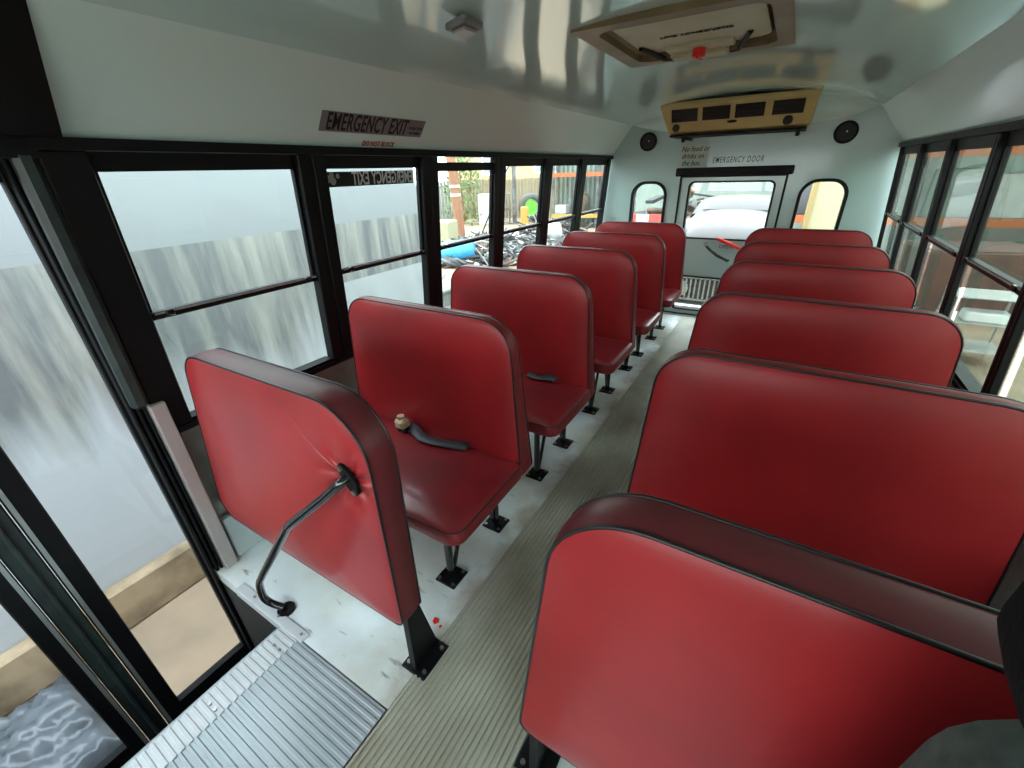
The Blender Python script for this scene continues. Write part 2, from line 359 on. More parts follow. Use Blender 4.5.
mb = MB(); ribbed(mb, rib_profile(0.004, 0.424, 0.0175, 0.006), lambda a, u, z: (a, u, z + .001), YF + .05, LB - .01, -0.003)
tag(mb.build('aisle_mat', M['ribs']), 'grey beige rubber mat with lengthwise ribs running down the aisle', 'floor mat')
# entry platform: ribs across the bus
mb = MB(); ribbed(mb, rib_profile(YF + .05, 0.355, 0.0205, 0.0024), lambda a, u, z: (u, a, z + .001), -0.415, -0.003, -0.02)
mb.box(-0.52, -0.003, YF + .05, 0.355, -0.06, -0.002)
pl = mb.build('entry_platform', M['step'])
tag(pl, 'grey ribbed metal landing at the top of the entry steps', 'platform')
mb = MB(); ribbed(mb, rib_profile(YF + .05, 0.35, 0.0205, 0.0024), lambda a, u, z: (u, a, z + .004), -0.505, -0.413, -0.02)
ribbed(mb, rib_profile(YF + .05, 0.35, 0.0205, 0.0024), lambda a, u, z: (-0.507 - z, a, u), -0.035, 0.006, -0.003)
nz = mb.build('nosing', M['nose'], pl); nz['label'] = 'paler ribbed nosing strip'
mb = MB()
for y in (0.30, 0.10, -0.10, -0.3):
    for x in (-0.435, -0.465): mb.tube([(x, y, 0.006), (x, y, 0.0115)], 0.0045, 8)
build_each(mb, 'screw', M['screw'], pl)
# stepwell
mb = MB()
mb.box(-0.52, -0.50, -.51, 0.36, -0.62, -0.055); mb.box(-0.745, -0.52, -.51, 0.36, -0.345, -0.32); mb.box(-0.745, -0.725, -.51, 0.36, -0.62, -0.345)
mb.box(-1.0, -0.725, -.51, 0.36, -0.645, -0.62); mb.box(-.97, -0.525, 0.36, 0.384, -0.64, -0.065)
tag(mb.build('stepwell', M['dark']), 'dark entry stepwell beside the ribbed landing', 'steps')
mb = MB(); mb.bbox(-0.80, -0.395, 0.352, 0.385, 0.0, 0.006, .002); mb.box(-0.80, -0.43, 0.350, 0.356, -0.03, 0.004)
ed = mb.build('floor_edge_trim', M['nose']); tag(ed, 'bright metal edge strip where the floor meets the stepwell', 'trim')
mb = MB()
for x in (-0.42, -0.55, -0.70): mb.tube([(x, .37, .006), (x, .37, .009)], .005, 8)
build_each(mb, 'screw', M['screw'], ed)

# --- walls under the windows
for side, f in SIDES.items():
    mb = MB()
    y0 = 0.385 if side == 'left' else YF
    xo = (lambda d: -0.975 - d) if side == 'left' else (lambda d: 2 * CX + 0.975 + d)
    def g(d, y, z, xo=xo): return (xo(d), y, z)
    mb.box(0, 0.06, y0, LB + .06, -0.06, ZS, fn=g)
    if side == 'left': mb.box(0, 0.06, -.52, YF, -0.9, ZS, fn=g)
    mb.box(-0.015, 0.04, y0 + .06, LB, ZS - .03, ZS - .004, 0, fn=g)
    tag(mb.build('wall_' + side, M['lower']), kind='structure')
    mb = MB(); mb.bbox(-0.03, -0.001, y0 + .06, LB, 0.0, 0.20, .004, fn=g)
    tag(mb.build('baseboard_' + side, M['kick']), kind='structure')
mb = MB(); mb.bbox(-0.972, -0.925, 0.388, 0.432, 0.0, 0.748, .003); tag(mb.build('trim_1', M['trimpink']), kind='structure')

for i, x0 in ((8 - 4, -1.075), (7, 2 * CX + 1.04)):  # white outer skin panels, added to bounce light onto the surfaces outside
    y0_ = .39 if i == 4 else YF
    mb = MB(); mb.box(x0, x0 + .035, y0_, LB + .05, -.75, ZS - .08)
    tag(mb.build('trim_%d' % (40 + i), M['white']), kind='structure')
# --- ceiling and coves
prof = [(1.112, 1.486), (1.07, 1.545), (1.03, 1.60), (0.985, 1.66), (0.945, 1.712), (0.915, 1.742)]
arc = [(0.915, 1.742), (0.80, 1.775), (0.66, 1.804), (0.50, 1.828), (0.40, 1.841), (0.30, 1.849), (0.17, 1.857), (0, 1.861)]
def yz_grid(xz, ys, thick=0.03, hole=None):
    mb = MB(); vs = []; n = len(xz)
    for k, (y, dz) in enumerate(ys):
        for x, z in xz: vs.append((x, y, z - dz * (1 - min(1, abs(x - CX) / .915) ** 3)))
    m = len(vs)
    for k, (y, dz) in enumerate(ys):
        for x, z in xz: vs.append((x + (x - CX) * 0.03, y, z - dz * (1 - min(1, abs(x - CX) / .915) ** 3) + thick))
    fs = []
    for k in range(len(ys) - 1):
        for i in range(n - 1):
            if hole and hole[0] - .001 <= xz[i][0] and xz[i + 1][0] <= hole[1] + .001 and hole[2] - .001 <= ys[k][0] and ys[k + 1][0] <= hole[3] + .001: continue
            q = (k * n + i, k * n + i + 1, (k + 1) * n + i + 1, (k + 1) * n + i); fs.append(q); fs.append(tuple(m + j for j in q))
    mb.add(vs, fs, 0, True); return mb
ys = [(YF + (4.34 - YF) * i / 24, 0) for i in range(25)] + [(1.83, 0), (2.52, 0)] + [(4.34 + .20 * math.sin(a), .20 * (1 - math.cos(a))) for a in [PI / 2 * i / 8 for i in range(1, 9)]]
full = [(CX - x, z) for x, z in arc] + [(CX + x, z) for x, z in arc[::-1][1:]]
ys.sort()
tag(yz_grid(full, ys, hole=(CX - .30, CX + .30, 1.83, 2.52)).build('ceiling', M['ceil']), kind='structure')
ys2 = [(YF + (LB - YF) * i / 20, 0) for i in range(21)]
for i, sg in ((2, -1), (3, 1)):
    tag(yz_grid([(CX + sg * x, z) for x, z in prof], ys2).build('trim_%d' % i, M['side']), kind='structure')
# outer roof skin keeps the light out
mb = MB(); vs = [(CX - 1.17, 1.47), (CX - 1.15, 1.56), (CX - .98, 1.80), (CX - .6, 1.90), (CX, 1.94), (CX + .6, 1.90), (CX + .98, 1.80), (CX + 1.15, 1.56), (CX + 1.17, 1.47)]
V = [(x, y, z) for y in (YF - .03, LB + .09) for x, z in vs]; n = len(vs)
mb.add(V, [(i, i + 1, n + i + 1, n + i) for i in range(n - 1)], 0, True)
tag(mb.build('roof', M['white']), kind='structure')

# --- rear wall with openings
YW = LB
XL, XR = CX - 1.19, CX + 1.19
DL, DR = -0.213, 0.640                                        # emergency door
def rev(y0): return lambda a, b, h: (a, y0 + h, b)
def wall_with_holes(mb, outer, holes, fn, h0, h1):
    """front and back skins triangulated with holes, plus reveals"""
    bm = bmesh.new(); loops = [outer] + holes; edges = []
    for lp in loops:
        vv = [bm.verts.new((a, b, 0)) for a, b in lp]
        for i in range(len(vv)): edges.append(bm.edges.new((vv[i], vv[(i + 1) % len(vv)])))
    bmesh.ops.triangle_fill(bm, use_beauty=True, use_dissolve=False, edges=edges)
    bm.verts.index_update(); P = [(v.co.x, v.co.y) for v in bm.verts]; F = [[v.index for v in f.verts] for f in bm.faces]; bm.free()
    mb.add([fn(a, b, h0) for a, b in P], F); mb.add([fn(a, b, h1) for a, b in P], F)
    for lp in loops:
        n = len(lp); mb.add([fn(a, b, h0) for a, b in lp] + [fn(a, b, h1) for a, b in lp], [(i, (i + 1) % n, n + (i + 1) % n, n + i) for i in range(n)])
def rrect(x0, x1, z0, z1, r, n=6): return rpoly([(x0, z0), (x1, z0), (x1, z1), (x0, z1)], r, n)
outer = [(XL + .0, -.05), (XR, -.05), (XR, .61), (CX + 1.16, 1.486), (CX + 1.13, 1.56), (CX + .975, 1.775), (CX + .5, 1.86), (CX, 1.90), (CX - .5, 1.86), (CX - .975, 1.775), (CX - 1.13, 1.56), (CX - 1.16, 1.486), (XL, .61)]
doorhole = [(DL, 0.012), (DR, 0.012), (DR, 1.30), (DL, 1.30)]
RW = [(-0.655, -0.335), (0.757, 1.077)]
mb = MB(); wall_with_holes(mb, outer, [doorhole] + [rrect(a, b, 0.62, 1.255, [.05, .05, .12, .12]) for a, b in RW], rev(YW), 0.0, 0.05)
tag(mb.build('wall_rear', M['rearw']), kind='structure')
for k, (a, b) in enumerate(RW):
    wd = empty('window_%d' % (20 + k), ((a + b) / 2, YW, .62), kind='structure'); W0 = wd.location
    lf = lambda p, q, h, W0=W0: (p - W0.x, h, q - W0.z)
    mb = MB(); o = dens(rrect(a - .012, b + .012, .608, 1.267, [.06, .06, .13, .13]), 5); i_ = rrect(a + .012, b - .012, .632, 1.243, [.04, .04, .11, .11])
    mb.ringprism(rrect(a - .012, b + .012, .608, 1.267, [.06, .06, .13, .13]), i_, lf, -.012, .055); mb.build('window_gasket', M['rubber'], wd)
    mb = MB(); mb.prism(i_, lf, .02, .025); mb.build('pane', M['glass'], wd)
# emergency door
dr = empty('door_2', (CX, YW, 0.012), kind='structure')
lf = lambda p, q, h: (p - CX, h, q - .012)
mb = MB(); wall_with_holes(mb, [(DL + .012, .02), (DR - .012, .02), (DR - .012, 1.292), (DL + .012, 1.292)],
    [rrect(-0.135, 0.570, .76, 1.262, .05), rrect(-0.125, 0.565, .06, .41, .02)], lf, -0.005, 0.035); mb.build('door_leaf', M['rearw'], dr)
mb = MB(); mb.ringprism([(DL - .005, .008), (DR + .005, .008), (DR + .005, 1.305), (DL - .005, 1.305)], [(DL + .012, .02), (DR - .012, .02), (DR - .012, 1.292), (DL + .012, 1.292)], lf, -.012, .04)
mb.build('door_seal', M['rubber'], dr)
for (a, b, c, d, r) in ((-0.135, 0.570, .76, 1.262, .05), (-0.125, 0.565, .06, .41, .02)):
    mb = MB(); mb.ringprism(rrect(a, b, c, d, r), rrect(a + .016, b - .016, c + .014, d - .014, r * .8), lf, -.014, .04); g_ = mb.build('window_gasket', M['rubber'], dr)
    mb = MB(); mb.prism(rrect(a + .016, b - .016, c + .014, d - .014, r * .8), lf, .01, .015); mb.build('pane', M['glass'], dr)
mb = MB(); mb.tube([lf(0.098, .722, -.012), lf(.10, .716, -.05), lf(.15, .672, -.055), lf(.22, .625, -.055), lf(.317, .582, -.05), lf(.318, .580, -.008)], .013, 8); mb.build('grab_bar', M['gblack'], dr)
mb = MB(); mb.tube([lf(.195, .776, -.045), lf(.44, .683, -.045)], .016, 8); mb.tube([lf(.42, .69, -.045), lf(.42, .69, -.004)], .02, 8)
rh = mb.build('release_lever', M['red'], dr); rh['label'] = 'red release lever'
text_mesh('door_text', 'OPEN', .045, M['ink'], dr, basis(lf(.275, .70, -.007), (1, 0, 0), (0, 0, 1)))
mb = MB(); mb.bbox(-.256, .675, -.055, -.0, 1.303, 1.372, .008, fn=lambda x, y, z: (x, YW + y, z))
tag(mb.build('door_header_pad', M['rubber']), 'black padded bar across the top of the rear emergency door', 'pad')
mb = MB(); mb.box(DL, DR, LB - .05, LB - .0, 0.001, .012); tag(mb.build('door_threshold', M['alu']), 'metal sill plate under the rear emergency door', 'threshold')

# speakers on rear wall
for x, z, lab in ((-0.548, 1.60, 'round black speaker left of the air conditioner on the rear wall'), (0.955, 1.585, 'round black speaker right of the air conditioner on the rear wall')):
    s_ = empty('wall_speaker', (x, YW, z), lab, 'speaker', 'rear wall speakers')
    lf2 = lambda a, b, h: (a, h, b)
    mb = MB(); mb.ringprism(circ(0, 0, .078), circ(0, 0, .060), lf2, -.018, -.0005); mb.build('speaker_rim', M['rubber'], s_)
    mb = MB(); mb.prism(circ(0, 0, .060), lf2, -.010, -.0005); mb.prism(circ(0, 0, .02, 12), lf2, -.016, -.010); mb.build('speaker_grille', M['vent'], s_)
    mb = MB(); mb.prism(circ(0.005, 0.005, .006, 8), lf2, -.019, -.016); mb.build('badge', M['alu'], s_)

# sign texts on rear wall
o = empty('emergency_door_lettering', (.235, YW, 1.425), 'black EMERGENCY DOOR lettering above the rear door', 'lettering')
text_mesh('letters', 'EMERGENCY DOOR', .066, M['ink'], o, basis((0, -.001, 0.0), (1, 0, 0.0), (0, 0, 1)), sx=.56, shear=.15, bold=.0005, space=1.28)
o = empty('food_notice', (-.125, YW, 1.46), 'translucent notice saying no food or drinks on the bus', 'sign')
mb = MB(); mb.box(-.135, .115, -.003, -.0005, -.085, .10); mb.build('notice_sheet', M['notice'], o)
for i, tline in enumerate(('No food or', 'drinks on', 'the bus.')):
    text_mesh('notice_text', tline, .058, M['ink'], o, basis((-.115 + .008 * i, -.004, .062 - .056 * i), (1, 0, 0), (0, 0, 1)), align='LEFT', shear=.25, sx=.86, bold=.0006)

# --- AC unit
ac = empty('air_conditioner', (.19, 4.20, 1.6), 'yellowed beige air conditioner with four black vents above the rear door', 'air conditioner')
mb = MB(); A0 = ac.location
P = {  # cross-section in (y,z)
 }
cs = [(4.035, 1.838), (4.03, 1.80), (4.13, 1.635), (4.19, 1.618), (4.44, 1.64), (4.44, 1.80), (4.40, 1.838)]
n = len(cs); vs = []
for t, xa, xb in ((0, -.335, .715), ):
    for side_, xx in ((0, (-.345, -.345, -.285, -.28, -.30, -.345, -.345)), (1, (.725, .725, .70, .695, .71, .725, .725))):
        for (y, z), x in zip(cs, xx): vs.append((x - A0.x, y - A0.y, z - A0.z))
mb.add(vs, [tuple(range(n)), tuple(range(n, 2 * n))] + [(i, (i + 1) % n, n + (i + 1) % n, n + i) for i in range(n)])
hs = mb.build('housing', M['acbeige'], ac)
bv = hs.modifiers.new('b', 'BEVEL'); bv.width = .010; bv.segments = 2
def acf(u, t, d):       # u = x, t 0..1 down the front face, d out of it
    p0 = Vector((0, 4.03, 1.80)); p1 = Vector((0, 4.13, 1.635)); q = p0.lerp(p1, t); nn = Vector((0, -(1.80 - 1.635), -(4.13 - 4.03))).normalized()
    q += nn * d; return (u - A0.x, q.y - A0.y, q.z - A0.z)
for x0 in (-.255, -.025, .205, .45):
    w_ = .195
    mb = MB(); mb.box(x0, x0 + w_, .08, .58, .001, .004, fn=acf)
    v_ = mb.build('vent', M['vent'], ac)
    mb = MB()
    for k in range(4): mb.box(x0 + .004, x0 + w_ - .004, .13 + k * .12, .15 + k * .12, .004, .007, fn=acf)
    build_each(mb, 'louvre', M['vent'], v_)
for x0, r in ((-.22, .028), (.56, .032)):
    mb = MB(); mb.prism(circ(0, 0, r, 18), lambda a, b, h, x0=x0: acf(x0 + a, .80 + b / .193, h), .001, .012, smooth=True); mb.build('knob', M['vent'], ac)
mb = MB(); mb.prism(circ(0, 0, .035, 16, .010), lambda a, b, h: acf(.19 + a, .70 + b / .193, h), .0, .004); mb.build('badge', M['vent'], ac)
mb = MB(); mb.box(-.27 - A0.x, .69 - A0.x, 4.13 - A0.y, 4.43 - A0.y, 1.604 - A0.z, 1.618 - A0.z); mb.build('drain_pan', M['rubber'], ac)
for x in (-.17, .64):
    mb = MB(); mb.box(x - .012 - A0.x, x + .012 - A0.x, 4.18 - A0.y, LB - .001 - A0.y, 1.585 - A0.z, 1.604 - A0.z); mb.tube([(x - A0.x, 4.2 - A0.y, 1.59 - A0.z), (x - A0.x, 4.2 - A0.y, 1.565 - A0.z)], .014, 10)
    build_each(mb, 'bracket', M['black'], ac)

# --- roof hatch
ht = empty('roof_hatch', (.205, 2.18, 1.86), 'tan framed roof hatch with cream lid and red knob', 'roof hatch'); H0 = ht.location
HS = 1.249                                        # the hatch was measured for a 0.58 m frame; it is 0.72 m and sits in the roof
lh = lambda a, b, h: (CP.x + (a - CP.x) * HS - H0.x, b * HS - H0.y, CP.z + (h - CP.z) * HS - H0.z)
def rr(x0, x1, y0, y1, r): return rpoly([(x0, y0), (x1, y0), (x1, y1), (x0, y1)], r, 5)
mb = MB(); O = rr(.030, .592, 1.440, 2.045, .004); I = rr(.085, .545, 1.495, 1.985, .05); I2 = rr(.10, .53, 1.51, 1.97, .05)
mb.ringprism(O, I, lh, 1.748, 1.7685)
vs = [lh(a, b, 1.7685) for a, b in I] + [lh(a, b, 1.785) for a, b in I2]; n = len(I); mb.add(vs, [(i, (i + 1) % n, n + (i + 1) % n, n + i) for i in range(n)], 0, True)
mb.build('hatch_frame', M['tan'], ht)
mb = MB(); Q = dens(rr(.105, .525, 1.515, 1.965, .05), .06)
pad_mesh(mb, Q, lambda a, b, h: lh(a, b, h), 1.770, 1.785, .008, 0, puff=0); mb.build('hatch_lid', [M['cream'], M['cream']], ht)
for x0 in (.13, .40):
    mb = MB(); mb.box(x0, x0 + .045, 1.49, 1.508, 1.752, 1.768, fn=lh); mb.build('hinge', M['vent'], ht)
mb = MB(); mb.bbox(.205, .395, 1.935, 2.02, 1.740, 1.766, .006, fn=lh); mb.bbox(.20, .42, 1.86, 1.94, 1.752, 1.774, .004, fn=lh); lt = mb.build('latch_bar', M['cream'], ht); lt['label'] = 'cream latch bar'
for sg in (-1, 1):
    mb = MB(); c = .30 + sg * .098
    mb.tube([lh(c, 2.0, 1.752), lh(c + sg * .03, 1.99, 1.752), lh(c + sg * .075, 1.83, 1.763)], .011, 8); mb.build('latch_arm', M['vent'], ht)
mb = MB(); mb.prism(circ(.31, 1.905, .022, 14), lh, 1.728, 1.757, smooth=True); mb.box(.305, .315, 1.885, 1.945, 1.722, 1.73, fn=lh); kn = mb.build('knob', M['red'], ht); kn['label'] = 'red knob'
mb = MB(); mb.box(.25, .27, 1.902, 1.908, 1.7555, 1.7565, fn=lh); mb.box(.36, .38, 1.902, 1.908, 1.7555, 1.7565, fn=lh); build_each(mb, 'slot', M['vent'], ht)
text_mesh('hatch_text', 'EMERGENCY EXIT', .036, M['ink'], ht, basis(lh(.325, 1.73, 1.7605), (-1, 0, 0), (0, 1, 0)) , sx=.95, bold=.0008)
# dome light
dl = empty('ceiling_lamp', (-.305, 1.375, 1.80), 'small grey ceiling lamp left of the roof hatch', 'lamp')
tlt = lambda x, y, z: (x, y, z + x * .17)
mb = MB(); mb.bbox(-.04, .04, -.052, .052, -.008, .012, .006, fn=tlt); mb.build('lamp_base', M['placard'], dl)
mb = MB(); mb.bbox(-.026, .026, -.038, .038, -.018, -.008, .005, fn=tlt); mb.build('lamp_lens', M['alu'], dl)

# --- header rails and side windows
PIL = [0.43, 1.148, 1.821, 2.484, 3.157, 3.829, 4.50]
def side_windows(side, f, ybounds, start, open_idx, gm, pw=0.060, dep=.03):
    mb = MB(); mb.box(-.022, .05, ybounds[0] - .04, LB, 1.468, 1.496, fn=f); mb.box(-.02, .05, ybounds[0] - .04, LB, ZS - .0, ZS + .022, fn=f)
    tag(mb.build('trim_%d' % start, M['black']), kind='structure')
    for k in range(len(ybounds) - 1):
        ya, yb = ybounds[k], ybounds[k + 1]; num = start + k
        y0 = ya + (pw if k else .062); y1 = yb - pw
        root = empty('window_%d' % num, f(0, (ya + yb) / 2, ZS), kind='structure'); R0 = root.location.copy()
        def g(d, y, z, R0=R0): p = f(d, y, z); return (p[0] - R0.x, p[1] - R0.y, p[2] - R0.z)
        mb = MB()                                  # pillar halves and inner frame
        e0 = ya if k else ya - .035
        mb.bbox(-.018, dep, e0 + .001, y0, ZS + .023, 1.467, .004, fn=g); mb.bbox(-.018, dep, y1, yb - .001, ZS + .023, 1.467, .004, fn=g)
        mb.box(-.012, .04, y0, y1, ZS + .023, ZS + .035, fn=g)
        mb.build('window_frame', M['black'], root)
        zt = 1.467; op = (k == open_idx)
        zr = 1.016
        if op: zt = 1.442
        mb = MB(); hh = .030 if not op else .034
        mb.box(.004, .022, y0, y1, zt - .048 if not op else zt - .042, zt, fn=g); mb.bbox(-.012, .022, y0, y1, zr - .012, zr + .012, .004, fn=g)
        mb.box(.004, .022, y0, y0 + .012, zr, zt, fn=g); mb.box(.004, .022, y1 - .012, y1, zr, zt, fn=g)
        sa = mb.build('upper_sash', M['black'], root)
        mb = MB(); mb.box(.012, .015, y0 + .01, y1 - .01, zr, zt - .04, fn=g); mb.build('pane', gm, sa)
        mb = MB(); mb.box(-.013, -.0125, y0 + .01, y1 - .01, zr + .004, zr + .010, fn=g); mb.build('rail_trim', M['alu'], sa)
        mb = MB(); mb.box(.026, .029, y0, y1, ZS + .03, zr, fn=g); mb.build('pane', gm, root)
        mb = MB()
        for yy in (y0 + .05, y1 - .05): mb.bbox(-.022, -.010, yy - .012, yy + .012, zr - .006, zr + .014, .003, fn=g)
        build_each(mb, 'sash_latch', M['gblack'], root)
side_windows('left', fl, PIL, 1, 2, M['glass'])
RP = [-1.30, -.79, -.133, .524, 1.181, 1.838, 2.495, 3.152, 3.809, 4.47]
side_windows('right', fr, RP, 8, -1, M['tglass'], pw=.026, dep=.008)
# decal in window 2 (reads from outside)
o = empty('window_decal', (xl(1.38) + .0, 1.453, 1.382), 'dark band with mirrored white lettering in the second left window', 'sticker')
fn_ = lambda d, y, z: (fl(d, y + 1.453, z + 1.382)[0] - xl(1.38), y, z)
mb = MB(); mb.box(.0085, .0105, -.258, .262, -.030, .026, fn=fn_); mb.build('decal_band', M['ink'], o)
text_mesh('decal_text', 'EMERGENCY EXIT', .070, M['white'], o, basis((-.0075, .075, -.003), (0, -1, 0), (.087, 0, 1)), ext=.0006, sx=.62, bold=.0012, space=1.06)
mb = MB()
for y, z, r in ((-.235, .0, .018), (-.205, -.008, .015), (-.21, .012, .012), (-.24, -.018, .01), (-.18, .01, .01)): mb.prism(circ(y, z, r, 10), lambda a, b, h: (-.0080 + b * .087, a, b), -.0004, .0004)
build_each(mb, 'decal_print', M['white'], o)
# placard above window 2
o = empty('exit_placard', (CX - 1.046, 1.455, 1.577), 'grey placard reading EMERGENCY EXIT above the second left window', 'sign')
pn = Vector((.045, 0, .06)); upv = Vector((.060, 0, .085)).normalized(); upv = (Vector((CX - .985, 0, 1.66)) - Vector((CX - 1.07, 0, 1.545))).normalized(); nrm = Vector((0, -1, 0)).cross(upv); nrm = upv.cross(Vector((0, 1, 0)))
if nrm.x < 0: nrm = -nrm
sf = lambda a, b, h: tuple(Vector((0, a, 0)) + upv * b + nrm * h)
mb = MB(); mb.box(-.275, .275, -.038, .036, .002, .005, fn=sf); mb.build('sign_plate', M['placard'], o)
text_mesh('sign_text', 'EMERGENCY EXIT', .092, M['ink'], o, basis(sf(-.040, -.002, .006), (0, 1, 0), upv), sx=.535, bold=.0012, space=1.08)
text_mesh('sign_text', 'PUSH OUT', .018, M['ink'], o, basis(sf(.225, -.000, .006), (0, 1, 0), upv))
text_mesh('sign_text', 'TO OPEN', .016, M['ink'], o, basis(sf(.225, -.022, .006), (0, 1, 0), upv))
o2 = empty('red_lettering', (CX - 1.093, 1.49, 1.512), 'small red warning lettering below the grey exit placard', 'lettering')
text_mesh('letters', 'DO NOT BLOCK', .030, M['redink'], o2, basis(tuple(nrm * .003), (0, 1, 0), upv), sx=.75, bold=.0003, space=1.08)

# --- entry door (left front) and housing
XD = -1.0
dd = empty('door_1', (XD, -.04, -.6), kind='structure')
lfd = lambda d, y, z: (-d, y + .04, z + .6)          # d outward
def leaf(y0, y1, ga, gb, hingeside):
    mb = MB(); zt, zb = 1.46, -.57
    mb.bbox(-.016, .016, y0, ga, zb, zt, .004, fn=lfd); mb.bbox(-.016, .016, gb, y1, zb, zt, .004, fn=lfd)
    mb.box(-.016, .016, ga, gb, zb, -.475, fn=lfd); mb.box(-.016, .016, ga, gb, 1.40, zt, fn=lfd)
    L_ = mb.build('door_leaf', M['black'], dd)
    mb = MB(); mb.box(-.002, .002, ga, gb, -.475, 1.40, fn=lfd); mb.build('pane', M['doorglass'], L_)
    mb = MB()
    for yy in hingeside: mb.box(-.020, -.016, yy, yy + .010, zb, zt, fn=lfd)
    build_each(mb, 'edge_strip', M['alu'], L_)
leaf(.018, .375, .078, .335, (.022,)); leaf(-.50, -.048, -.44, -.098, (-.060,))
mb = MB(); mb.bbox(-.012, .012, -.046, -.016, -.57, 1.46, .004, fn=lfd); mb.bbox(-.012, .012, -.014, .016, -.57, 1.46, .004, fn=lfd); mb.tube([lfd(-.016, -.015, -.57), lfd(-.016, -.015, 1.46)], .008, 8)
build_each(mb, 'door_gasket', M['dgreen'], dd)
mb = MB(); mb.box(-.03, .03, .377, .386, -.62, 1.45, fn=lfd); 
for k in range(3): mb.bbox(-.05, -.017, .345 + k * .016, .354 + k * .016, -.58, 1.46, .002, fn=lfd)
mb.box(-.03, .03, -.62, -.503, -.62, 1.47, fn=lfd); mb.box(-.03, .03, -.503, .377, 1.462, 1.49, fn=lfd)
build_each(mb, 'door_jamb', M['rubber'], dd)
mb = MB(); mb.bbox(-.945, -.90, .350, .394, .75, 1.467, .012, fn=lambda x, y, z: (x + (z - 1.1) * .06, y, z)); tag(mb.build('trim_5', M['dgreen']), kind='structure')
mb = MB(); mb.prism([(-1.03, 1.494), (-.842, 1.494), (-.832, 1.51), (-.69, 1.775), (-.70, 1.80), (-1.03, 1.80)], lambda a, b, h: (a, h, b), -.60, .445)
tag(mb.build('door_operator_box', M['rubber']), 'black housing above the entry door at the front left', 'housing')
mb = MB(); mb.box(-1.04, -.88, -.60, .40, 1.45, 1.494); tag(mb.build('trim_6', M['black']), kind='structure')
# front wall and windshield
mb = MB(); wall_with_holes(mb, [(XL, -.9), (XR, -.9), (XR, .61), (CX + 1.13, 1.486), (CX + .915, 1.77), (CX, 1.88), (CX - .915, 1.77), (CX - 1.13, 1.486), (XL, .61)],
    [rrect(CX - 1.02, CX - .03, .80, 1.56, .08), rrect(CX + .03, CX + 1.02, .80, 1.56, .08)], lambda a, b, h: (a, YF - h, b), 0, .04)
tag(mb.build('wall_front', M['grey']), kind='structure')
for k, (a, b) in enumerate(((CX - 1.02, CX - .03), (CX + .03, CX + 1.02))):
    mb = MB(); mb.prism(rrect(a, b, .80, 1.56, .08), lambda a, b, h: (a, YF - h, b), .018, .022); tag(mb.build('window_%d' % (30 + k), M['doorglass']), kind='structure')

# ------------------------------------------------------------------ seats
CAP = .945
def back_poly(right=False):
    if right: return dens(rpoly([(-.872, .300), (.006, .300), (-.050, .950), (-.812, .950)], [.035, .035, .115, .115], 8), .05)
    return dens(rpoly([(-.895, .292), (.016, .295), (-.014, CAP), (-.806, CAP)], [.035, .035, .125, .115], 8), .05)
def make_bench(mx, label, group, right=False):
    """mx(x): maps the left-bench x to the wanted side; origin on the floor at the cushion front below its aisle edge"""
    root = empty('bench_seat', (mx(0), .70, 0), label, 'bench seat', group); O0 = root.location.copy()
    F = lambda x, y, z: (mx(x) - O0.x, y - O0.y, z)
    # backrest, front face at y 1.105, leaning very slightly
    bf = lambda a, b, h: F(a, (1.125 + (h - 1.125) * (1.12 - .62 * (b - .3) / .65) if h > 1.125 else h) + (b - .3) * -.018, b)     # thinner towards the top
    mb = MB(); pad_mesh(mb, back_poly(right), bf, 1.125, 1.205, .030, .022)
    bk = mb.build('backrest', [M['vinyl'], M['gusset2']], root)
    for h in (1.125, 1.205):
        mb = MB(); mb.tube([bf(a, b, h) for a, b in back_poly(right)], .0035, 6, closed=True); mb.build('piping', M['piping'], bk)
    # cushion
    cp = dens(rpoly([(-.872, .700), (.028, .700), (.028, 1.118), (-.872, 1.118)], [.05, .05, .03, .03], 5), .05)
    mb = MB(); pad_mesh(mb, cp, lambda a, b, h: F(a, b, h), .330, .384, .012, .026, puff=.008)
    cu = mb.build('seat_cushion', [M['cushion'], M['gusset2']], root)
    mb = MB(); mb.tube([F(a, b, .382) for a, b in cp], .0035, 6, closed=True); mb.build('piping', M['piping'], cu)
    # frame under the cushion
    mb = MB()
    for y in (.80, 1.12): mb.tube([F(-.86, y, .297), F(-.05, y, .297)], .012, 8)
    for x in (-.12, -.80): mb.tube([F(x, .76, .297), F(x, 1.16, .297), F(x, 1.185, .36)], .012, 8)
    build_each(mb, 'seat_frame', M['black'], root)
    for y, y2 in ((.81, .93), (1.125, 1.02)):
        mb = MB(); mb.tube([F(-.12, y, .29), F(-.12, y, .05), F(-.12, y, .008)], .015, 8)
        lg = mb.build('leg', M['gblack'], root)
        mb = MB(); mb.tube([F(-.12, y2, .29), F(-.12, y + (y2 - y) * .12, .02)], .009, 8); mb.build('brace', M['gblack'], lg)
        mb = MB(); mb.bbox(-.165, -.075, y - .045, y + .045, .0, .008, .003, fn=F); fp = mb.build('foot_plate', M['black'], lg)
        mb = MB()
        for dx in (-.032, .032):
            for dy in (-.032, .032): mb.tube([F(-.12 + dx, y + dy, .008), F(-.12 + dx, y + dy, .014)], .007, 6)
        build_each(mb, 'bolt', M['screw'], lg)
    mb = MB()
    for y in (.80, 1.12): mb.box(-.955, -.86, y - .02, y + .02, .285, .305, fn=F)
    build_each(mb, 'wall_bracket', M['black'], root)
    return root
LEFTY = [0, .70, 1.43, 2.16, 2.90]; RIGHTY = [-.005, .655, 1.335, 2.02, 2.74]
ordl = ['nearest one, behind the barrier with grab rail', 'second from the front barrier', 'third from the front barrier, the middle one', 'fourth from the front barrier', 'last one before the rear wall']
ordr = ['directly behind the near right barrier', 'second behind the near right barrier', 'third behind the near right barrier', 'fourth behind the near right barrier', 'last one beside the rear wall']
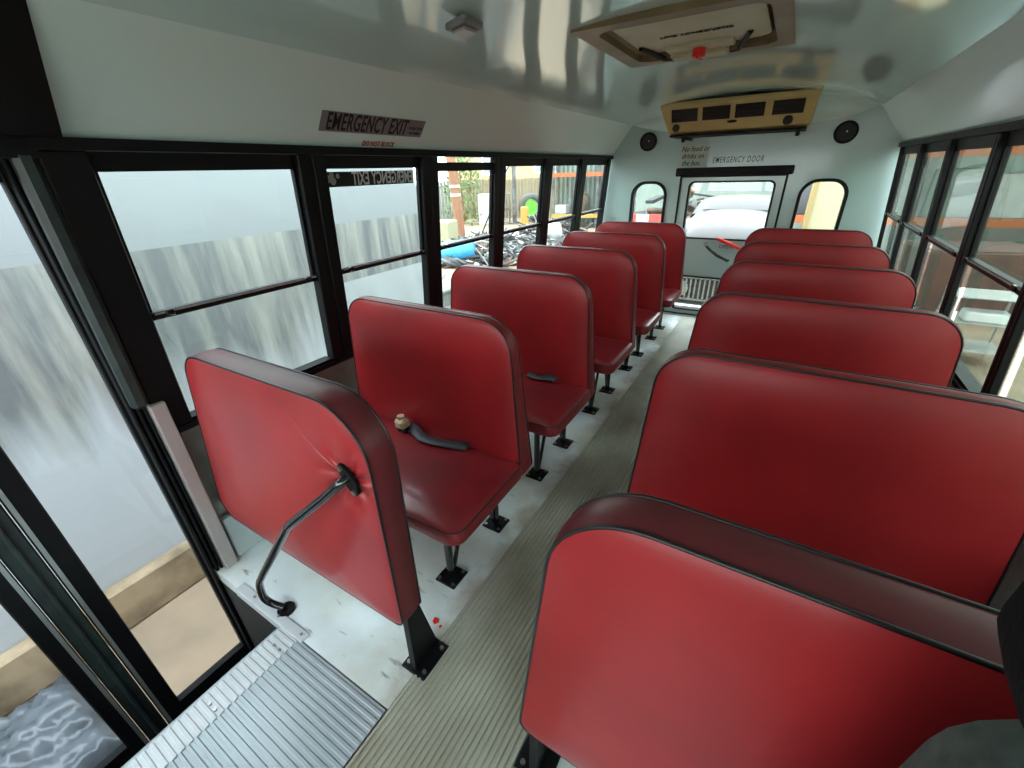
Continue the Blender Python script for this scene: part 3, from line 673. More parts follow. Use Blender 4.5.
pl_ = make_bench(lambda x: x, 'x', 'red bench seats left of the aisle')
pr_ = make_bench(lambda x: .430 - x, 'x', 'red bench seats right of the aisle', True)
for i in range(5):
    for proto, Y, words, sd in ((pl_, LEFTY, ordl, 'left'), (pr_, RIGHTY, ordr, 'right')):
        o = proto if i == 0 else copy_tree(proto)
        o.location.y = .70 + Y[i]; o['label'] = 'red bench seat left of the aisle, ' + words[i] if sd == 'left' else 'red vinyl bench seat on the right, ' + words[i]

# barriers
def make_barrier(mx, yf, label, dim=None, shape=None):
    root = empty('crash_barrier', (mx(0), yf + .05, 0), label, 'padded barrier'); O0 = root.location.copy()
    F = lambda x, y, z: (mx(x) - O0.x, y - O0.y, z)
    poly = dens(rpoly(shape or [(-.972, .222), (.004, .238), (.018, .950), (-.745, .940)], [.075, .03, .155, .11], 9), .04)
    bf = lambda a, b, h: F(a, h, b)
    mb = MB(); pad_mesh(mb, poly, bf, yf, yf + .075, .026, .018, dim=dim)
    bk = mb.build('barrier_pad', [M['vinyl_b'] if dim else M['vinyl'], M['gusset']], root)
    for h in (yf, yf + .075):
        mb = MB(); mb.tube([bf(a, b, h) for a, b in poly], .0035, 6, closed=True); mb.build('piping', M['piping'], bk)
    mb = MB(); mb.prism([(yf + .018, .25), (yf + .07, .25), (yf + .115, .008), (yf + .010, .008)], lambda a, b, h: F(h, a, b), -.018, .004); lg = mb.build('leg', M['black'], root)
    mb = MB(); mb.bbox(-.052, .046, yf + .0, yf + .125, 0, .008, .003, fn=F); mb.build('foot_plate', M['black'], lg)
    mb = MB()
    for dx, dy in ((-.035, .02), (-.035, .105), (.028, .02), (.028, .105)): mb.tube([F(dx, yf + dy, .008), F(dx, yf + dy, .015)], .007, 6)
    build_each(mb, 'bolt', M['screw'], lg)
    mb = MB(); mb.box(-.965, -.87, yf + .03, yf + .06, .35, .42, fn=F); build_each(mb, 'wall_bracket', M['black'], root)
    return root, F
# vinyl puckered around the rail mount at (-.06, .76)
def pucker(a, b, sg):
    if sg > 0: return 0
    r = math.hypot(a + .055, b - .757); return .014 * math.exp(-(r / .045) ** 2)
mv = mat('red_vinyl_puckered', (0.38, 0.022, 0.026), 0.36, nscale=2.6, color2=(0.28, 0.015, 0.018), coat=0.08); M['vinyl_b'] = mv
N, L = nodes_of(mv); b = N['Principled BSDF']; t = N.new('ShaderNodeTexCoord'); s = N.new('ShaderNodeSeparateXYZ'); L.new(t.outputs['Object'], s.inputs[0])
def mth(op, a, b_=None, c=None):
    n = N.new('ShaderNodeMath'); n.operation = op
    for i, v in enumerate((a, b_, c)):
        if v is None: continue
        if isinstance(v, (int, float)): n.inputs[i].default_value = v
        else: L.new(v, n.inputs[i])
    return n.outputs[0]
dx = mth('ADD', s.outputs['X'], .055); dz = mth('SUBTRACT', s.outputs['Z'], .757)
ang = mth('ARCTAN2', dz, dx); rad = mth('SQRT', mth('ADD', mth('MULTIPLY', dx, dx), mth('MULTIPLY', dz, dz)))
nz_ = N.new('ShaderNodeTexNoise'); nz_.inputs['Scale'].default_value = 9; L.new(t.outputs['Object'], nz_.inputs[0])
wave = mth('SINE', mth('ADD', mth('MULTIPLY', ang, 7.0), mth('MULTIPLY', nz_.outputs[0], 6.0)))
fall = mth('POWER', 2.718, mth('MULTIPLY', mth('DIVIDE', rad, .075), mth('MULTIPLY', mth('DIVIDE', rad, .075), -1)))
hgt = mth('MULTIPLY', wave, fall)
# one long crease running up-left from the mount
cr = mth('ABSOLUTE', mth('ADD', mth('MULTIPLY', dx, .60), mth('MULTIPLY', dz, .80)))
crl = mth('MULTIPLY', mth('POWER', 2.718, mth('MULTIPLY', mth('DIVIDE', cr, .006), -1)), mth('POWER', 2.718, mth('MULTIPLY', mth('DIVIDE', rad, .13), -1)))
hgt2 = mth('SUBTRACT', hgt, mth('MULTIPLY', crl, mth('MULTIPLY', mth('LESS_THAN', dx, 0), .9)))
bp = N.new('ShaderNodeBump'); bp.inputs['Strength'].default_value = 1.0; bp.inputs['Distance'].default_value = .010; L.new(hgt2, bp.inputs['Height']); L.new(bp.outputs[0], b.inputs['Normal'])

bl, F = make_barrier(lambda x: x, .468, 'red padded barrier with black grab rail beside the entry steps', pucker)
br, _ = make_barrier(lambda x: .430 - x, .430, 'red padded barrier on the right, closest to the camera', None, [(-.935, .225), (.022, .238), (-.060, .957), (-.80, .957)])
# grab rail
gr = empty('grab_rail', (-.552, .401, 0), 'bent glossy black grab rail from the left barrier to the floor', 'grab rail'); G0 = gr.location
ctrl = [Vector(p) for p in ((-.050, .462, .766), (-.062, .435, .757), (-.112, .419, .708), (-.180, .399, .645), (-.245, .380, .585), (-.272, .378, .552), (-.40, .372, .393), (-.525, .366, .235), (-.572, .364, .170), (-.598, .366, .105), (-.606, .370, .062), (-.590, .382, .030), (-.552, .401, .012))]
pts = []
for i in range(len(ctrl) - 1):
    p0, p1, p2, p3 = ctrl[max(i - 1, 0)], ctrl[i], ctrl[i + 1], ctrl[min(i + 2, len(ctrl) - 1)]
    for k in range(5):
        t_ = k / 5; pts.append(.5 * ((2 * p1) + (-p0 + p2) * t_ + (2 * p0 - 5 * p1 + 4 * p2 - p3) * t_ ** 2 + (-p0 + 3 * p1 - 3 * p2 + p3) * t_ ** 3) - G0)
mb = MB(); mb.tube(pts, .0125, 14); mb.build('rail_tube', M['gblack'], gr)
mb = MB(); mb.prism(circ(-.552 - G0.x, .401 - G0.y, .030, 18), lambda a, b, h: (a, b, h), .0, .007); mb.build('foot_flange', M['black'], gr)
mb = MB(); mb.prism([(-.0495 + math.cos(q) * .044 * -.49 - math.sin(q) * .020 * .87, .7625 + math.cos(q) * .044 * .87 - math.sin(q) * .020 * .49) for q in [2 * PI * i / 20 for i in range(20)]], lambda a, b, h: (a - G0.x, h - G0.y, b), .449, .457); fg = mb.build('mount_plate', M['black'], gr)
mb = MB()
for x, z in ((-.0655, .791), (-.0335, .734)): mb.prism(circ(x, z, .007, 10), lambda a, b, h: (a - G0.x, h - G0.y, b), .444, .450)
build_each(mb, 'screw', M['screw'], gr)

# seat belts
def belt(loc, pts, label, buckle=True, wd=.045):
    o = empty('seat_belt', loc, label, 'seat belt', 'seat belts on the left benches')
    mb = MB(); vs = []
    for p, tw in pts:
        c = Vector(p); d = Vector((math.sin(tw) * .2, math.cos(tw), math.sin(tw) * .6)).normalized() * wd / 2; vs += [c - d, c + d, c + d + Vector((0, 0, .004)), c - d + Vector((0, 0, .004))]
    fs = []
    for i in range(len(pts) - 1):
        for j in range(4): fs.append((i * 4 + j, i * 4 + (j + 1) % 4, i * 4 + 4 + (j + 1) % 4, i * 4 + 4 + j))
    fs += [(0, 1, 2, 3), tuple(len(vs) - 4 + i for i in range(4))]
    mb.add(vs, fs, 0, True); mb.build('webbing', M['belt'], o)
    return o
o = belt((-.40, 1.03, .41), [((-.10, .035, .012), .9), ((-.05, .02, .016), .5), ((0, -.005, .014), .15), ((.07, .0, .010), -.1), ((.14, .02, .010), .1), ((.20, .045, .003), .3)], 'dark seat belt with tan buckle lying on the nearest left bench')
mb = MB(); mb.bbox(-.155, -.10, -.005, .045, .012, .055, .010); mb.tube([(-.13, .02, .055), (-.13, .02, .068)], .016, 10); mb.build('buckle', M['buckle'], o)
mb = MB(); mb.bbox(-.145, -.09, .0, .04, -.015, .012, .006); mb.build('buckle_sleeve', M['rubber'], o)
o = belt((-.24, 1.745, .412), [((-.07, .02, .008), .2), ((0, .0, .010), .4), ((.06, -.005, .026), .9), ((.095, .03, .008), .6)], 'short twisted dark seat belt on the second left bench', wd=.035)

# floor litter
def scrap(name, x, y, m, label, r=.012, n=5, z=0.0):
    mb = MB(); pts_ = [(r * (0.6 + random.random() * .6) * math.cos(2 * PI * i / n), r * (0.6 + random.random() * .6) * math.sin(2 * PI * i / n)) for i in range(n)]
    mb.prism(pts_, lambda a, b, h: (a, b, h), 0, .003); o = mb.build(name, m, None, (x, y, z)); return tag(o, label, 'litter')
scrap('red_scrap', -.055, .640, M['red'], 'small bright red scrap on the white floor behind the left barrier leg', .016)
scrap('red_scrap', -.028, .632, M['red'], 'tiny red fleck on the floor nearer the aisle than the red scrap', .006)
scrap('paper_scrap', -.085, 1.165, M['white'], 'tiny white paper scrap on the floor under the nearest left bench', .014)

# driver seat just right of the camera
ds = empty('driver_seat', (1.095, .23, 0), 'dark driver seat at the right edge of the photo', 'seat')
mb = MB(); pad_mesh(mb, dens(rpoly([(-.255, .52), (.23, .52), (.20, 1.075), (-.225, 1.075)], [.05, .05, .09, .09], 6), .06), lambda a, b, h: (a, h, b), -.03, .07, .02, .02); mb.build('backrest', [M['seatcloth'], M['seattrim']], ds)
mb = MB(); pad_mesh(mb, dens(rpoly([(-.240, 1.085), (.16, 1.085), (.16, 1.25), (-.236, 1.25)], .05, 6), .05), lambda a, b, h: (a, h, b), -.04, .075, .02, .02); mb.build('headrest', [M['seatcloth'], M['seatcloth']], ds)
mb = MB(); pad_mesh(mb, dens(rpoly([(-.23, -.46), (.23, -.46), (.23, .02), (-.23, .02)], .05, 5), .06), lambda a, b, h: (a, b, h), .40, .50, .0, .03); mb.build('seat_cushion', [M['seatcloth'], M['seattrim']], ds)
mb = MB(); mb.bbox(-.16, .16, -.38, -.04, 0, .40, .02); mb.build('pedestal', M['black'], ds)
mb = MB(); mb.tube([(-.08, .02, 1.0), (-.08, .02, 1.08)], .007, 8); mb.tube([(.06, .02, 1.0), (.06, .02, 1.08)], .007, 8); build_each(mb, 'headrest_post', M['screw'], ds)

# ------------------------------------------------------------------ outside
GZ = -.9
mb = MB(); mb.box(-60, 60, -40, 90, GZ - .3, GZ); tag(mb.build('ground', M['ground']), kind='structure')
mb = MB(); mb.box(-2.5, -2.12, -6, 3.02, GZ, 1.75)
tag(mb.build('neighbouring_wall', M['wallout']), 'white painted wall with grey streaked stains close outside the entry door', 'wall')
mb = MB(); mb.bbox(-2.118, -2.03, -6, 2.6, GZ, -.62, .012); tag(mb.build('wall_ledge', M['ledge']), 'tan concrete ledge along the foot of the stained white wall', 'ledge')
mb = MB(); mb.box(-2.13, -2.119, 2.02, 3.0, -.3, .66); tag(mb.build('wall_patch', M['patch']), 'pale smooth panel low on the stained wall outside the second window', 'panel')
# crumpled sheet
mb = MB(); nx, ny = 34, 40; vs = []
for i in range(nx):
    for j in range(ny):
        u_, v_ = i / (nx - 1), j / (ny - 1); e = min(u_, 1 - u_, v_, 1 - v_)
        vs.append((-2.0 + u_ * .68 + random.uniform(-.006, .006), -.85 + v_ * .78 + random.uniform(-.006, .006), GZ + .004 + (min(e * 8, 1)) * (.10 + random.uniform(-.012, .012) + .035 * math.sin(u_ * 9 + v_ * 5) + .03 * abs(math.sin(u_ * 21 - v_ * 9 + 2 * math.sin(v_ * 7))) + .02 * abs(math.sin(v_ * 31 + u_ * 13)))))
mb.add(vs, [(i * ny + j, i * ny + j + 1, (i + 1) * ny + j + 1, (i + 1) * ny + j) for i in range(nx - 1) for j in range(ny - 1)], 0, True)
tag(mb.build('plastic_sheet', M['tarp']), 'crumpled grey plastic sheet on the ground outside the entry door', 'sheet')

def put(name, x, y, label, cat, **k): return empty(name, (x, y, GZ), label, cat, **k)
# utility pole
up = put('utility_pole', -10.26, 14.07, 'brown wooden utility pole with white bands beyond the third left window', 'pole')
mb = MB(); mb.tube([(0, 0, 0), (-.04, -.08, 1.6), (-.12, -.14, 3.2), (-.25, -.25, 6.5)], [.19, .18, .17, .15], 14); mb.build('pole_shaft', M['wood'], up)
for z in (1.55, 1.85):
    mb = MB(); t_ = z / 1.6; mb.tube([(-.04 * t_, -.08 * t_, z - .05), (-.04 * t_, -.08 * t_, z + .05)], .20, 14); mb.build('pole_band', M['scrapw'], up)
gw = put('guy_wire', -9.6, 14.3, 'thin dark guy wire slanting right of the wooden pole', 'wire'); mb = MB(); mb.tube([(0.2, 0, .1), (1.9, 1.6, 4.9)], .025, 6); mb.build('wire_strand', M['rubber'], gw)
p2 = put('metal_post', -10.49, 18.7, 'thin grey metal post left of the black tyre', 'post'); mb = MB(); mb.tube([(0, 0, 0), (0, 0, 6)], .10, 10); mb.prism(circ(0, 0, .2, 12), lambda a, b, h: (a, b, h), 0, .05); mb.build('post_shaft', M['scrapg'], p2)
gw = put('guy_wire', -10.2, 18.9, 'thin dark guy wire slanting above the tyre', 'wire'); mb = MB(); mb.tube([(-.5, 0, 5.0), (1.9, 1.5, 2.2)], .025, 6); mb.build('wire_strand', M['rubber'], gw)
# fences
def fence(name, x0, y0, x1, y1, h, m, label):
    o = put(name, x0, y0, label, 'fence'); d = Vector((x1 - x0, y1 - y0, 0)); Ln = d.length; d.normalize(); nn = Vector((-d.y, d.x, 0)); k = int(Ln / .17)
    mb = MB()
    for i in range(k):
        a = i * .17; hh = h + random.uniform(-.04, .04)
        mb.box(a, a + .155, -.012, .012, .05, hh, fn=lambda u, v, z: tuple(d * u + nn * v + Vector((0, 0, z))))
    mb.build('fence_boards', m, o)
    mb = MB()
    for z in (.4, h - .3): mb.box(0, Ln, .013, .05, z, z + .09, fn=lambda u, v, z: tuple(d * u + nn * v + Vector((0, 0, z))))
    build_each(mb, 'fence_rail', m, o); return o
fence('board_fence', -18.5, 14.5, -14.0, 19.3, 1.95, M['fence'], 'weathered grey board fence behind the wooden pole')
fence('board_fence', -14.0, 19.3, -9.0, 22.6, 1.95, M['fence2'], 'tan board fence behind the tyre and metal post')
# foliage
def bush(x, y, r, h, label, m=M['leaf'], n=900, name='bush'):
    o = put(name, x, y, label, 'bush'); mb = MB()
    for i in range(n):
        a = random.random() * 2 * PI; q = math.sqrt(random.random()) * r; z = random.random() ** .8 * h; q *= (1 - .35 * z / h)
        c = Vector((q * math.cos(a), q * math.sin(a), z)); s_ = random.uniform(.05, .12)
        e = Euler((random.random() * 3, random.random() * 3, random.random() * 6)).to_matrix()
        mb.add([c + e @ Vector(p) * s_ for p in ((-1, 0, 0), (0, -.5, .1), (1, 0, 0), (0, .5, -.1))], [(0, 1, 2, 3)])
    mb.build('foliage', m, o)
    mb = MB()
    for i in range(5): a = i * 1.3; mb.tube([(0, 0, 0), (r * .5 * math.cos(a), r * .5 * math.sin(a), h * .8)], .03, 5)
    build_each(mb, 'stem', M['wood'], o); return o
bush(-12.9, 17.9, 1.15, 3.0, 'yellow green bush growing over the fence right of the wooden pole')
# yellow building beyond the fence
yb = put('stucco_building', -15, 26.5, 'yellow stucco building with a bluish window beyond the fence', 'building')
dB = Vector((1, .66, 0)).normalized(); nB = Vector((-dB.y, dB.x, 0)); fB = lambda u, v, z: tuple(dB * u + nB * v + Vector((0, 0, z)))
mb = MB(); mb.box(-4, 7, 0, 4, 0, 5.5, fn=fB); mb.build('wall', M['ybuild'], yb)
for u in (-2.2, 1.2, 4.2):
    mb = MB(); mb.box(u, u + 1.7, -.06, 0, 2.1, 3.8, fn=fB); wf = mb.build('window', M['white'], yb)
    mb = MB(); mb.box(u + .12, u + .8, -.08, -.06, 2.25, 3.65, fn=fB); mb.box(u + .9, u + 1.58, -.08, -.06, 2.25, 3.65, fn=fB); build_each(mb, 'pane', M['bluewin'], wf)
# tyre with lime disc
ty = put('tyre', -10.2, 19.9, 'large black tyre standing beside the grey post', 'tyre'); 
ax = Vector((.47, -.85, 0)).normalized(); sd = Vector((ax.y, -ax.x, 0)) * -1
def onax(a, b, h): return tuple(sd * a + Vector((0, 0, b)) + ax * h)
mb = MB(); mb.tube([onax(math.cos(q) * .50, .66 + math.sin(q) * .50, 0) for q in [2 * PI * i / 28 for i in range(28)]], .16, 10, closed=True); mb.build('tread', M['tire'], ty)
mb = MB(); mb.prism(circ(0, .66, .36, 20), onax, -.03, .03); mb.build('wheel_disc', M['grey'], ty)
lc = put('lime_seat_shell', -9.9, 19.25, 'bright lime green round chair shell leaning before the tyre', 'chair'); mb = MB()
pad_mesh(mb, circ(0, .70, .30, 20, .38), onax, -.03, .03, .12, -.05); mb.build('shell', [M['lime'], M['lime']], lc)
mb = MB()
for a in (-.35, -.1, .2, .45): mb.tube([onax(a * .6, .40, .05), onax(a * 1.5, 0, .2)], .02, 6)
build_each(mb, 'wire_leg', M['scrapw'], lc)
# white box, cage, crate, barrel, cream box
def crate(name, x, y, sx, sy, sz, m, label, cat, rot=.6):
    o = put(name, x, y, label, cat); e = Matrix.Rotation(rot, 3, 'Z'); f_ = lambda a, b, z: tuple(e @ Vector((a, b, z)))
    mb = MB(); mb.bbox(-sx / 2, sx / 2, -sy / 2, sy / 2, 0, sz, .02, fn=f_); mb.build('body', m, o)
    mb = MB(); mb.box(-sx / 2 + .03, sx / 2 - .03, -sy / 2 + .03, sy / 2 - .03, sz, sz + .015, fn=f_); mb.build('lid', m, o); return o, f_
crate('appliance', -11.87, 18.3, .75, .7, 1.35, M['scrapw'], 'white boxy appliance in the yard right of the green bush', 'appliance')
crate('wooden_crate', -9.75, 18.35, .35, .35, .8, M['yellow'], 'small yellow wooden crate under the tyre', 'crate')
crate('cardboard_box', -9.4, 11.7, 1.15, .9, .85, M['boxcream'], 'large cream box at the foot of the wooden pole', 'box', .3)
o = put('wire_cage', -10.95, 18.4, 'grey wire cage between the white appliance and the post', 'cage')
for k in range(8):
    a = 2 * PI * k / 8; mb = MB()
    if k == 0:
        for z in (.05, .7, 1.35): mb.tube([(.33 * math.cos(q), .33 * math.sin(q), z) for q in [2 * PI * i / 14 for i in range(14)]], .02, 5, closed=True)
        build_each(mb, 'hoop', M['scrapg'], o); mb = MB()
    mb.tube([(.33 * math.cos(a), .33 * math.sin(a), 0), (.33 * math.cos(a), .33 * math.sin(a), 1.35)], .018, 5); mb.build('bar', M['scrapg'], o)
o = put('barrel', -6.95, 9.65, 'sky blue plastic barrel lying on the junk heap', 'barrel')
da = Vector((.85, .5, .10)).normalized(); mb = MB()
mb.tube([Vector((0, 0, .34)) + da * t_ for t_ in (-.46, -.44, -.15, -.14, -.12, .12, .14, .15, .44, .46)], [.25, .28, .29, .305, .29, .29, .305, .29, .28, .25], 20); mb.build('drum', M['blue'], o)
mb = MB(); c_ = Vector((0, 0, .34)) - da * .46; mb.tube([c_, c_ - da * .02], .06, 10); mb.build('cap', M['scrapw'], o)
# junk heaps (uncountable)
def heap(cx, cy, rx, ry, n, hmax, label, ms, smin=.05, smax=.22):
    mb = MB()
    for i in range(n):
        a = random.random() * 2 * PI; q = math.sqrt(random.random()); x, y = cx + rx * q * math.cos(a), cy + ry * q * math.sin(a)
        z = GZ + hmax * (1 - q * .8) * random.random() + .03; s_ = random.uniform(smin, smax); e = Euler((random.uniform(-.6, .6), random.uniform(-.6, .6), random.random() * 6)).to_matrix()
        mi = random.randrange(len(ms)); c = Vector((x, y, z)); k = random.random()
        if k < .45:
            d3 = (s_ * random.uniform(.4, 1.6), s_ * random.uniform(.3, .8), s_ * random.uniform(.05, .35)); mb.box(-d3[0], d3[0], -d3[1], d3[1], -d3[2], d3[2], mi, fn=lambda u, v, w_: tuple(c + e @ Vector((u, v, w_))))
        elif k < .75: v = e @ Vector((1, 0, 0)) * s_ * 3; mb.tube([c - v, c + v], s_ * .12, 5, mi)
        else: mb.tube([c + e @ (Vector((math.cos(q_), math.sin(q_), 0)) * s_ * 1.1) for q_ in [2 * PI * j / 9 for j in range(9)]], s_ * .22, 5, mi, closed=True)
    o = mb.build('junk_heap', ms); tag(o, label, 'junk', kind='stuff'); return o
JM = [M['scrapg'], M['dark'], M['dark'], M['scrapw'], M['rust'], M['scrapg'], M['dark']]
heap(-7.2, 11.6, 2.4, 2.7, 1300, .45, 'dark and white scrap heap spread over the yard outside the third and fourth left windows', JM)
heap(-7.3, 16.0, 1.5, .9, 350, .5, 'scrap heap in front of the orange storage rack', JM)
heap(-4.4, 6.9, 1.5, 1.5, 350, .35, 'nearer scrap strewn beyond the stained wall end', JM, .04, .12)
mb = MB(); mb.box(-3.9, -2.6, 3.3, 4.2, GZ, .12); mb.bbox(-3.95, -2.55, 3.25, 4.25, .12, .16, .01); tag(mb.build('concrete_block', M['fence']), 'low olive grey block outside the third left window', 'block')
mb = MB(); ww = .35; mb.tube([(-6.3, 13.9, GZ + .3), (-6.0, 14.2, GZ + .32)], .35, 16); tag(mb.build('white_drum', M['scrapw']), 'white drum lying outside the fourth left window', 'drum')

# racks
def rack(x0, y0, dirv, bays, bay, depth, zs, h, beam_mats, label, loads):
    o = put('storage_rack', x0, y0, label, 'storage rack'); d = Vector(dirv).normalized(); nn = Vector((-d.y, d.x, 0)); f_ = lambda u, v, z: tuple(d * u + nn * v + Vector((0, 0, z)))
    for i in range(bays + 1):
        for v in (0, depth):
            mb = MB(); mb.box(i * bay - .05, i * bay + .05, v - .04, v + .04, 0, h, fn=f_); mb.build('upright', M['scrapg'], o)
    for z, bm_ in zip(zs, beam_mats):
        for v in (-.05, depth):
            mb = MB(); mb.box(-.05, bays * bay + .05, v - .025, v + .025, z, z + .16, fn=f_); mb.build('beam', bm_, o)
        mb = MB(); mb.box(0, bays * bay, 0, depth, z + .10, z + .14, fn=f_); mb.build('shelf_deck', M['scrapg'], o)
    return o, f_
o, f_ = rack(-8.0, 17.8, (.956, .29, 0), 2, 1.85, 1.0, [.42, 2.02], 3.6, [M['yellow'], M['orange']], 'tall storage rack with orange and yellow beams beyond the fifth left window', [])
mb = MB()
for u in [i * .2 for i in range(22)]: mb.box(-.1 + u, u, 1.3, 1.4, 0, 3.4, fn=f_)
mb.box(-.1, 4.3, 1.4, 1.46, 0, 3.4, fn=f_)
cw = mb.build('corrugated_wall', M['corr']); cw.location = (-8.0, 17.8, GZ); tag(cw, 'grey green corrugated wall behind the left storage rack', 'wall')
def load(kind, root, u, v, z, s, m, label, group=None):
    p = Vector(f_(u, v, z)) + root.location; mb = MB()
    if kind == 'box':
        mb.bbox(-s[0] / 2, s[0] / 2, -s[1] / 2, s[1] / 2, 0, s[2], .02)
        mb.box(-.03, .03, -s[1] / 2 - .003, s[1] / 2 + .003, s[2] * .02, s[2] + .003)
    else: mb.tube([(0, 0, 0), (0, 0, s[2] * .15), (0, 0, s[2] * .85), (0, 0, s[2])], [s[0] * .4, s[0] / 2, s[0] / 2, s[0] * .3], 14)
    nm = {'box': 'packing_box', 'drum': 'drum'}[kind]
    q = mb.build(nm, m, None, tuple(p)); return tag(q, label, kind, group)
load('box', o, .35, .5, .56, (.5, .5, .35), M['scrapw'], 'white box on the yellow beam level of the left storage rack, left end')
load('drum', o, 1.2, .5, .56, (.6, .6, .8), M['rust'], 'brown drum on the left storage rack')
load('box', o, 2.4, .5, .56, (.55, .5, .6), M['scrapw'], 'white box on the right bay of the left storage rack')
load('drum', o, 3.2, .5, .56, (.5, .5, .7), M['scrapg'], 'grey drum on the right bay of the left storage rack')
# behind the bus: old vehicle, front towards the bus
vh = put('pickup_truck', .02, 6.5, 'pinkish white old pickup truck parked behind the rear door', 'truck')
fv = lambda x, y, z: (x, y, z - GZ)
def loft(mb, secs, mi=0):      # secs: list of (y, [(x,z)..])
    n = len(secs[0][1]); vs = [fv(x, y, z) for y, s_ in secs for x, z in s_]
    fs = [(k * n + i, k * n + i + 1, (k + 1) * n + i + 1, (k + 1) * n + i) for k in range(len(secs) - 1) for i in range(n - 1)]
    mb.add(vs, fs, mi, True)
def hs_(w_, zt, zb, cr):
    w_ *= 1.12
    return [(-w_, zb), (-w_ * .99, zt - .10), (-w_ * .93, zt - .03), (-w_ * .6, zt + cr * .5), (-w_ * .25, zt + cr * .85), (0, zt + cr), (w_ * .25, zt + cr * .85), (w_ * .6, zt + cr * .5), (w_ * .93, zt - .03), (w_ * .99, zt - .10), (w_, zb)]
mb = MB(); loft(mb, [(-.02, hs_(.50, .20, -.02, .01)), (0, hs_(.52, .42, -.02, .03)), (.10, hs_(.53, .52, -.05, .03)), (.35, hs_(.535, .62, -.05, .03)), (.9, hs_(.54, .70, -.05, .03)), (1.3, hs_(.54, .74, -.05, .03))])
mb.build('hood', M['pvan'], vh)
mb = MB()
for sx in (-1, 1):
    mb.tube([fv(sx * .62, -.02, -.1), fv(sx * .62, .05, .25), fv(sx * .60, .3, .45), fv(sx * .58, .9, .5), fv(sx * .56, 1.3, .5)], [.10, .16, .17, .17, .15], 12)
build_each(mb, 'fender', M['pvan'], vh)
mb = MB(); mb.box(-.70, .70, 1.3, 2.7, -.1, .62, fn=fv); loft(mb, [(1.3, hs_(.60, .72, .5, .01)), (1.55, hs_(.56, .86, .5, .02)), (2.4, hs_(.55, .90, .5, .02)), (2.7, hs_(.58, .7, .5, .01))]); mb.build('cab', M['pvan'], vh)
mb = MB(); mb.box(-.48, .48, 1.30, 1.34, .752, .762, fn=fv); mb.build('windshield', M['dark'], vh)
mb = MB(); mb.box(-.56, .56, 0.0, .05, -.50, -.02, fn=fv); gb = mb.build('grille_panel', M['dark'], vh)
mb = MB(); mb.box(-.5, .5, -.03, 0, -.05, -.02, fn=fv); mb.box(-.5, .5, -.03, 0, -.36, -.33, fn=fv)
for k in range(16): mb.box(-.48 + k * .062, -.455 + k * .062, -.03, 0, -.34, -.04, fn=fv)
mb.build('grille_bars', M['chrome'], vh)
for sx in (-1, 1):
    mb = MB(); mb.prism(circ(sx * .42 - 0, -.19, .115, 18), lambda a, b, h: fv(a, h, b), -.06, .0); mb.build('headlight', M['chrome'], vh)
mb = MB(); mb.bbox(-.72, .72, -.14, -.04, -.52, -.40, .02, fn=fv); mb.build('bumper', M['chrome'], vh)
for sx in (-1, 1):
    for yy in (.55, 2.2):
        mb = MB(); mb.tube([(sx * .66 - .09, yy, .28), (sx * .66 + .09, yy, .28)], .28, 18); mb.build('wheel', M['tire'], vh)
heap(.2, 5.55, 1.2, .5, 260, .35, 'metal scrap strewn on the ground between the bus and the pickup truck', [M['chrome'], M['scrapw'], M['scrapg'], M['dark'], M['rust']], .03, .09)
heap(-1.3, 11.2, 2.2, .9, 420, 2.2, 'brown and grey junk piled high behind the pickup truck', [M['rust'], M['scrapg'], M['ledge'], M['pvan'], M['dark']], .08, .28)
f_ = None
o, f_ = rack(.6, 12.3, (1, 0, 0), 3, 2.4, 1.0, [1.05, 2.30], 4.2, [M['orange'], M['orange']], 'orange beamed storage rack behind the bus to the right', [])
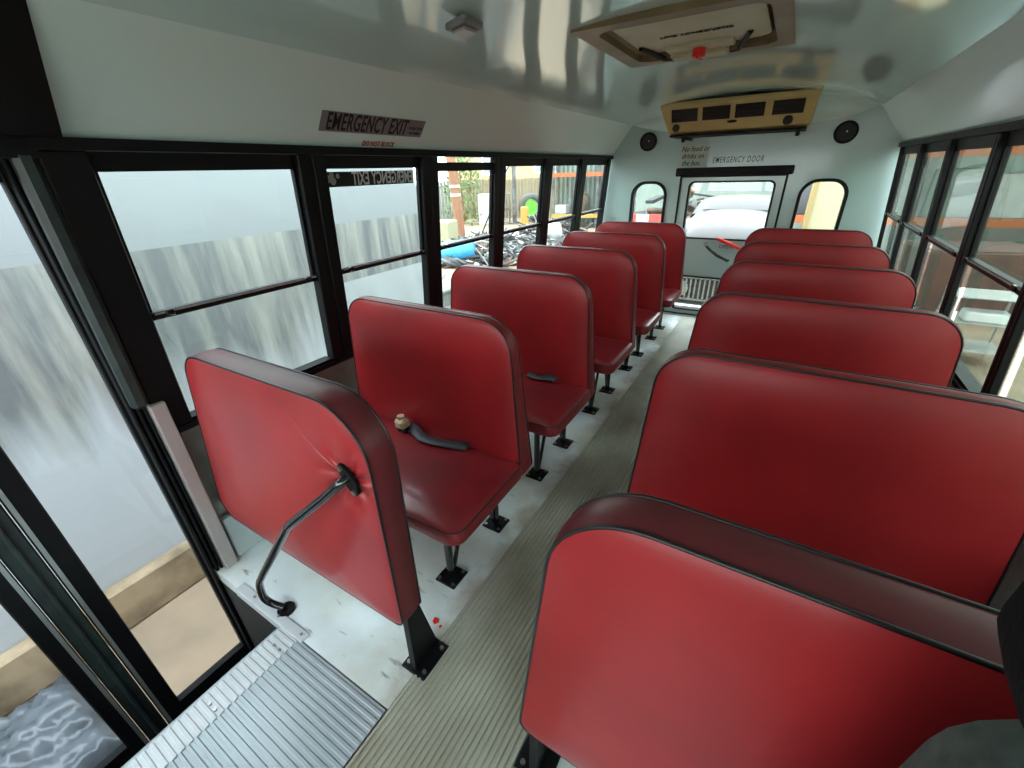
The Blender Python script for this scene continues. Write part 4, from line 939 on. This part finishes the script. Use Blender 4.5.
for i, (u, z, s, m, lab, kd) in enumerate([
    (.35, 1.19, (.7, .6, .85), M['tire'], 'dark tank on the right storage rack seen beside the cream column', 'drum'),
    (2.0, 1.19, (.8, .6, .95), M['scrapw'], 'white wrapped box on the right storage rack, left bay', 'box'),
    (2.9, 1.19, (.75, .6, .9), M['corr'], 'greenish box on the right storage rack, middle bay', 'box'),
    (3.9, 1.19, (.8, .6, .8), M['scrapw'], 'white wrapped box on the right storage rack, middle bay', 'box'),
    (5.0, 1.19, (.7, .6, .6), M['scrapg'], 'grey box on the right storage rack, right bay', 'box'),
    (6.2, 1.19, (.8, .6, .95), M['scrapw'], 'pale box at the far right end of the right storage rack', 'box')]):
    load(kd, o, u, .5, z, s, m, lab)
mb = MB(); mb.box(-3.9, 12, 16, 16.4, GZ, 3.2); tag(mb.build('warehouse_wall', M['corr']), 'pale grey green warehouse wall behind the racks', 'wall')
crate('machine', 3.4, 9.8, 1.5, 1.2, 1.0, M['rust'], 'brown covered machine under the right storage rack', 'machine', .2)
bb = put('striped_board', -1.85, 9.0, 'red and white striped board seen through the left rear window', 'board')
for i_b in range(6):
    mb = MB(); mb.box(-.75 + i_b * .25, -.50 + i_b * .25, -.015, .015, 1.32, 1.46); mb.build('stripe', M['scrapw'] if i_b % 2 else M['redink'], bb)
for x_b in (-.6, .6):
    mb = MB(); mb.box(x_b - .03, x_b + .03, .015, .06, 0, 1.44); mb.build('leg', M['scrapg'], bb)
# cream column
mb = MB(); mb.box(.985, 1.55, 7.25, 7.7, GZ, 3.2, 0); mb.box(.93, .985, 7.23, 7.72, GZ, 3.2, 1)
tag(mb.build('cream_column', [M['creamw'], M['brownedge']]), 'cream painted column with tan corner outside the right rear window', 'column')
# fence and cart on the driver side
mb = MB(); mb.box(9, 9.4, -6, 16, GZ, 2.6); tag(mb.build('yard_wall', M['corr']), 'grey green yard wall outside the right windows', 'wall')
sc = put('shelf_cart', 2.95, 7.1, 'white metal shelf cart outside the right windows', 'cart')
for x in (-.30, .30):
    for y in (-.25, .25):
        mb = MB(); mb.tube([(x, y, 0), (x, y, .92)], .014, 6); mb.build('post', M['scrapw'], sc)
for z in (.18, .52, .82):
    mb = MB(); mb.bbox(-.32, .32, -.27, .27, z, z + .014, .003); mb.build('shelf', M['scrapw'], sc)
mb = MB(); mb.bbox(-.20, .20, -.12, .12, 0, .12, .02); q = mb.build('white_tray', M['white'], None, (2.98, 7.0, GZ + .535)); tag(q, 'white tray lying on the middle shelf of the white cart', 'tray')
